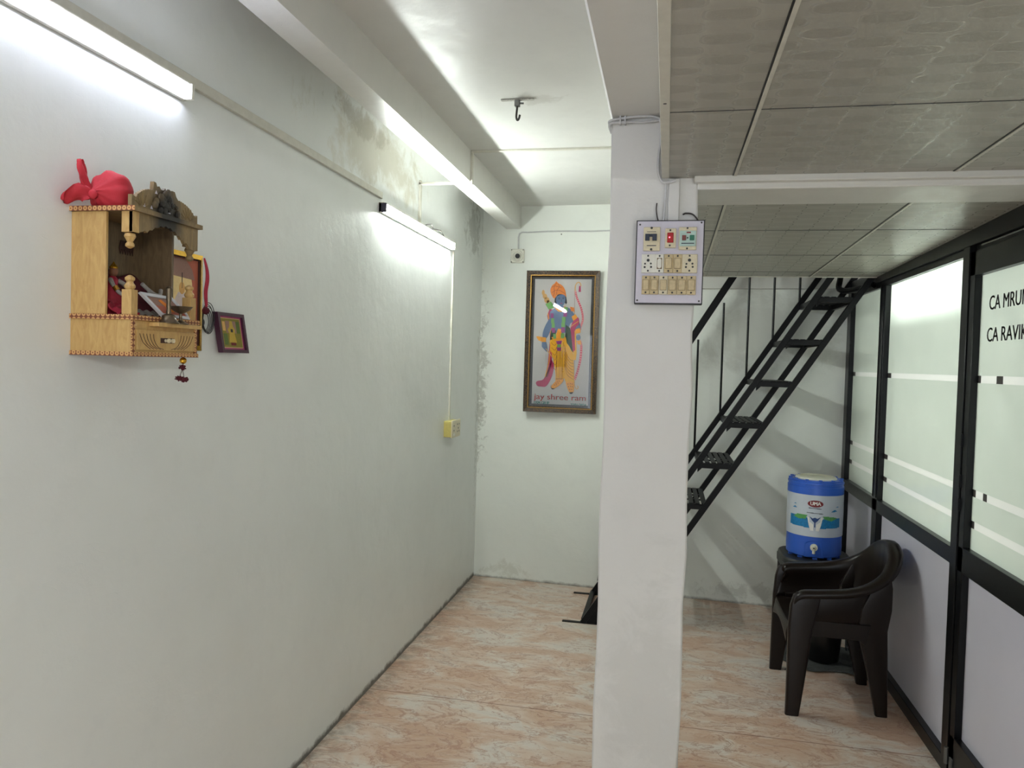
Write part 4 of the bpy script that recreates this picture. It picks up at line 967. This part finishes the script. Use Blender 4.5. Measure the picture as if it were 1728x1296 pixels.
# grey striped cloth tail
def drape(base, name, mat, label, cat):
    m = MB(); m.grid(base, 24, 14); return tag(m.build(name, mat, solid=.0025, fix=False, ang=80), label, cat)
drape(lambda u, v: (-1.330+v*(.012+.10*max(0, u-.32))+.001*math.sin(u*14), 1.577+.178*u, ZS+.004+(.128-.045*u+.010*math.sin(u*9+1))*(1-v**1.8)+.004*math.sin(v*16+u*8)*(1-v)), 'maroon_cloth', 'maroon_cloth', 'dark maroon velvet cloth heaped against the back panel inside shrine', 'cloth')
drape(lambda u, v: (-1.262+.030*v, 1.540+.075*u+.008*math.sin(v*9), ZS+.003+.030*(1-v)*(1-.5*u)+.004*math.sin(u*16+v*5)), 'crimson_cloth', 'crimson_cloth', 'crimson cloth folded over shelf at left inside the shrine', 'cloth')
drape(lambda u, v: (-1.262+.018*v, 1.622+.085*u, ZS+.006+.012*(1-v)+.002*math.sin(u*20)), 'folded_cloth', 'grey_lace', 'pale folded cloth strip lying under the small white framed picture', 'cloth')
m = MB(); m.tube(crom([(-1.250, 1.648, 1.742), (-1.245, 1.668, 1.728), (-1.243, 1.690, 1.719), (-1.247, 1.712, 1.721), (-1.252, 1.722, 1.734)], 18), .005, 8)
m.tube(crom([(-1.245, 1.664, 1.728), (-1.240, 1.672, 1.712), (-1.239, 1.684, 1.700)], 10), .0035, 8)
tag(m.build('lace_garment', 'grey_lace', ang=80), 'twisted grey lace trimming on the maroon cloth inside the shrine', 'cloth trimming')
# small white-framed picture, leaning
lp = empty('small_leaning_picture', (-1.205, 1.69, ZS), 'small white framed picture leaning slantwise on the shrine shelf behind bell', 'framed picture')
A, Bv, Dv = Vector((-1.222, 1.602, 1.718)), Vector((-1.216, 1.712, 1.715)), Vector((-1.192, 1.648, 1.664))
eu = Bv-A; ev = Dv-A; en = eu.cross(ev).normalized()
if en.x < 0: en = -en
def LP(u, v, d): return tuple(A+eu*u+ev*v+en*d)
m = MB()
for (u0, u1, v0, v1) in ((0, 1, 0, .13), (0, 1, .87, 1), (0, .085, .13, .87), (.915, 1, .13, .87)): m.prism([(u0, v0), (u1, v0), (u1, v1), (u0, v1)], LP, -.004, .003)
m.build('frame', 'frame_white', lp, smooth=False)
pp = MB().prism([(.06, .1), (.94, .1), (.94, .9), (.06, .9)], LP, -.003, 0).build('print', 'art_umber', lp, smooth=False)
MB().prism([(.09, .5), (.91, .5), (.91, .87), (.09, .87)], LP, 0, .0004).build('red_cloth_print', 'art_rust', pp, smooth=False)
MB().prism([(.40, .25), (.52, .2), (.58, .4), (.62, .7), (.40, .75), (.44, .5)], LP, 0, .0008).build('figure_print', 'art_orange', pp, smooth=False)
# hand bell
hb = empty('hand_bell', (-1.166, 1.634, 1.6475), 'bronze hand bell with tall handle standing on the shrine ledge', 'bell')
MB().lathe((-1.166, 1.634, 1.6475), [(.001, 0), (.024, 0), (.0245, .002), (.019, .007), (.0155, .013), (.015, .018), (.009, .022), (.001, .0225)], 28).build('bell_cup', 'bronze', hb)
MB().lathe((-1.166, 1.634, 1.6695), [(.0055, 0), (.006, .006), (.0045, .012), (.006, .018), (.0048, .026), (.0062, .036), (.006, .046), (.0075, .052), (.0078, .060), (.004, .065), (.001, .066)], 16).build('handle', 'bronze', hb)
# oil lamp
ol = empty('oil_lamp', (-1.166, 1.680, 1.6475), 'bronze stemmed oil lamp with shallow bowl beside the hand bell', 'oil lamp')
MB().lathe((-1.166, 1.680, 1.6475), [(.001, 0), (.019, 0), (.019, .0015), (.010, .006), (.004, .010), (.0032, .020), (.0036, .026)], 24).build('stem', 'bronze', ol)
MB().lathe((-1.166, 1.680, 1.6725), [(.002, 0), (.012, .004), (.022, .011), (.028, .018), (.026, .018), (.016, .009), (.001, .005)], 28).build('bowl', 'bronze', ol)

# gold-framed picture on the wall behind the shrine
gf = empty('gold_framed_picture', (-1.325, 1.92, 1.585), 'gold framed print of a robed seated figure under parasol, behind right side of shrine', 'framed picture')
GY0, GY1, GZ0, GZ1, GXF = 1.800, 2.000, 1.585, 1.858, -1.315
def rfx(y0, y1, z0, z1, w_, xa, xb):
    m = MB(); o = [(y0, z0), (y1, z0), (y1, z1), (y0, z1)]; i = [(y0+w_, z0+w_), (y1-w_, z0+w_), (y1-w_, z1-w_), (y0+w_, z1-w_)]
    for k in range(4):
        j = (k+1) % 4; q = (o[k], o[j], i[j], i[k])
        vs = [(xa, a, b) for a, b in q]+[(xb-.004, q[0][0], q[0][1]), (xb-.004, q[1][0], q[1][1]), (xb, q[2][0], q[2][1]), (xb, q[3][0], q[3][1])]
        m.add(vs, [(0, 3, 2, 1), (4, 5, 6, 7), (0, 1, 5, 4), (1, 2, 6, 5), (2, 3, 7, 6), (3, 0, 4, 7)])
    return m
rfx(GY0, GY1, GZ0, GZ1, .014, WX+.001, GXF).build('frame', 'gold', gf)
rfx(GY0+.013, GY1-.013, GZ0+.013, GZ1-.013, .005, WX+.001, GXF-.001).build('inner_rim', 'dark_brown', gf)
gpz = B(WX+.001, GXF-.008, GY0+.01, GY1-.01, GZ0+.01, GZ1-.01).build('print', 'art_rust', gf)
G3 = lambda u, v, d: (GXF-.008+d, u, v)
yc = 1.905
MB().prism([(yc+.052*math.cos(a), 1.755+.075*math.sin(a)) for a in [2*math.pi*k/24 for k in range(24)]], G3, 0, .0003).build('glow_print', 'art_glow', gpz, smooth=False)
MB().prism([(yc-.06, 1.790), (yc+.062, 1.784), (yc+.050, 1.812), (yc+.02, 1.838), (yc-.03, 1.838), (yc-.055, 1.815)], G3, 0, .0006).build('parasol_print', 'art_umber', gpz, smooth=False)
MB().prism([(yc-.035, 1.67), (yc+.04, 1.67), (yc+.035, 1.72), (yc+.018, 1.745), (yc-.012, 1.745), (yc-.03, 1.72)], G3, 0, .0009).build('robe_print', 'art_robe', gpz, smooth=False)
MB().prism([(yc+.004+.012*math.cos(a), 1.757+.017*math.sin(a)) for a in [2*math.pi*k/16 for k in range(16)]], G3, 0, .0012).build('head_print', 'art_tan', gpz, smooth=False)
MB().prism([(yc+.003, 1.757), (yc+.005, 1.757), (yc+.005, 1.80), (yc+.003, 1.80)], G3, 0, .0013).build('parasol_rod_print', 'art_hair', gpz, smooth=False)
# red tasselled cord beside it
cdg = empty('tasselled_cord', (-1.30, 2.006, 1.70), 'red and magenta cord with dark pompom hanging at edge of gold framed picture', 'cord')
MB().tube(crom([(-1.314, 1.998, 1.852), (-1.308, 2.003, 1.82), (-1.306, 2.003, 1.79), (-1.306, 1.996, 1.755), (-1.300, 1.990, 1.722), (-1.297, 1.985, 1.708)], 30), [.002+.0035*math.sin(math.pi*k/30)**.7 for k in range(31)], 8).build('cord', 'crimson_cloth', cdg)
m = MB(); m.ball((-1.297, 1.984, 1.700), .0105, 12, 8)
for k in range(24):
    a = rnd.random()*6.28; b = rnd.random()*3.14; m.ball((-1.297+.009*math.sin(b)*math.cos(a), 1.984+.009*math.sin(b)*math.sin(a), 1.700+.009*math.cos(b)), .003, 6, 4)
m.build('pompom', 'maroon_cloth', cdg)
# wire coil
m = MB()
for k in range(6):
    r = .024+.0035*k; cyy, czz = 2.033+.003*k, 1.672+.002*k
    m.tube([(WX+.008+.0015*(k % 4), cyy+r*.75*math.cos(a), czz+r*1.1*math.sin(a)) for a in [math.pi*2*j/28+k for j in range(29)]], .0012, 5)
m.ball((WX+.009, 2.018, 1.668), .012, 10, 8, (.5, .7, 1))
tag(m.build('wire_coil', 'wire_dark', ang=80), 'coil of thin dark wire hanging between gold framed picture and small plum picture', 'wire')
# small plum picture
sp2 = empty('small_wall_picture', (WX, 2.17, 1.58), 'small plum framed print of a golden standing deity on the left wall', 'framed picture')
def QP(u, v, d):   # slightly leaning out at the lower edge
    return (WX+.004+.012*(1-v)+d, 2.080+.146*u+.016*(1-v), 1.582+.122*v)
m = MB()
for (u0, u1, v0, v1) in ((0, 1, 0, .085), (0, 1, .915, 1), (0, .075, .085, .915), (.925, 1, .085, .915)): m.prism([(u0, v0), (u1, v0), (u1, v1), (u0, v1)], QP, -.003, .014)
m.build('frame', 'frame_plum', sp2, smooth=False)
MB().prism([(.06, .07), (.94, .07), (.94, .93), (.06, .93)], QP, -.002, .006).build('magenta_mount', 'frame_magenta', sp2, smooth=False)
MB().prism([(.125, .125), (.875, .125), (.875, .875), (.125, .875)], QP, 0, .0066).build('peach_edge', 'peach_edge', sp2, smooth=False)
pq = MB().prism([(.15, .145), (.85, .145), (.85, .855), (.15, .855)], QP, 0, .0072).build('print', 'art_olive', sp2, smooth=False)
def qd(name, mat, p, d): MB().prism(p, QP, 0, d).build(name, mat, pq, smooth=False)
qd('curtain_print', 'art_umber', [(.30, .5), (.68, .5), (.68, .80), (.30, .80)], .0075)
qd('side_panel_print', 'art_tan', [(.18, .55), (.28, .55), (.28, .78), (.18, .78)], .0075)
qd('lower_panel_print', 'art_moss', [(.18, .2), (.32, .2), (.32, .48), (.18, .48)], .0075)
qd('right_panel_print', 'art_moss', [(.70, .5), (.82, .5), (.82, .8), (.70, .8)], .0075)
qd('deity_print', 'art_ochre', [(.36, .26), (.64, .26), (.60, .48), (.63, .58), (.57, .66), (.55, .80), (.45, .80), (.43, .66), (.35, .58), (.40, .48)], .0078)
qd('face_print', 'art_hair', [(.46, .52), (.54, .52), (.54, .60), (.46, .60)], .0081)
qd('plinth_print', 'art_maroon', [(.42, .19), (.60, .19), (.60, .26), (.42, .26)], .0081)
# tassel hanging under the shrine
tl = empty('hanging_tassel', (-1.200, 1.742, 1.505), 'golden bell and dark maroon pompom tassel hanging under the shrine', 'tassel')
MB().tube([(-1.200, 1.742, 1.568), (-1.200, 1.742, 1.530)], .0012, 6).build('string', 'maroon_cloth', tl)
MB().ball((-1.200, 1.742, 1.5585), .0085, 16, 10).build('bell_bead', 'gold', tl)
def pom(c, r, n, nm):
    m = MB(); m.ball(c, r*.8, 10, 8, (1, 1.2, .9))
    for k in range(n):
        a = rnd.random()*6.28; b = math.acos(2*rnd.random()-1); m.ball((c[0]+r*math.sin(b)*math.cos(a), c[1]+r*1.2*math.sin(b)*math.sin(a), c[2]+r*.8*math.cos(b)), r*.3, 6, 4)
    m.build(nm, 'maroon_cloth', tl)
pom((-1.200, 1.740, 1.541), .0075, 26, 'pompom'); pom((-1.203, 1.730, 1.514), .0078, 26, 'pompom'); pom((-1.197, 1.743, 1.511), .0082, 26, 'pompom')
MB().tube([(-1.200, 1.740, 1.537), (-1.202, 1.732, 1.518)], .0014, 6).build('beaded_string', 'grey_lace', tl)
MB().tube([(-1.200, 1.740, 1.537), (-1.198, 1.743, 1.517)], .0014, 6).build('beaded_string', 'grey_lace', tl)
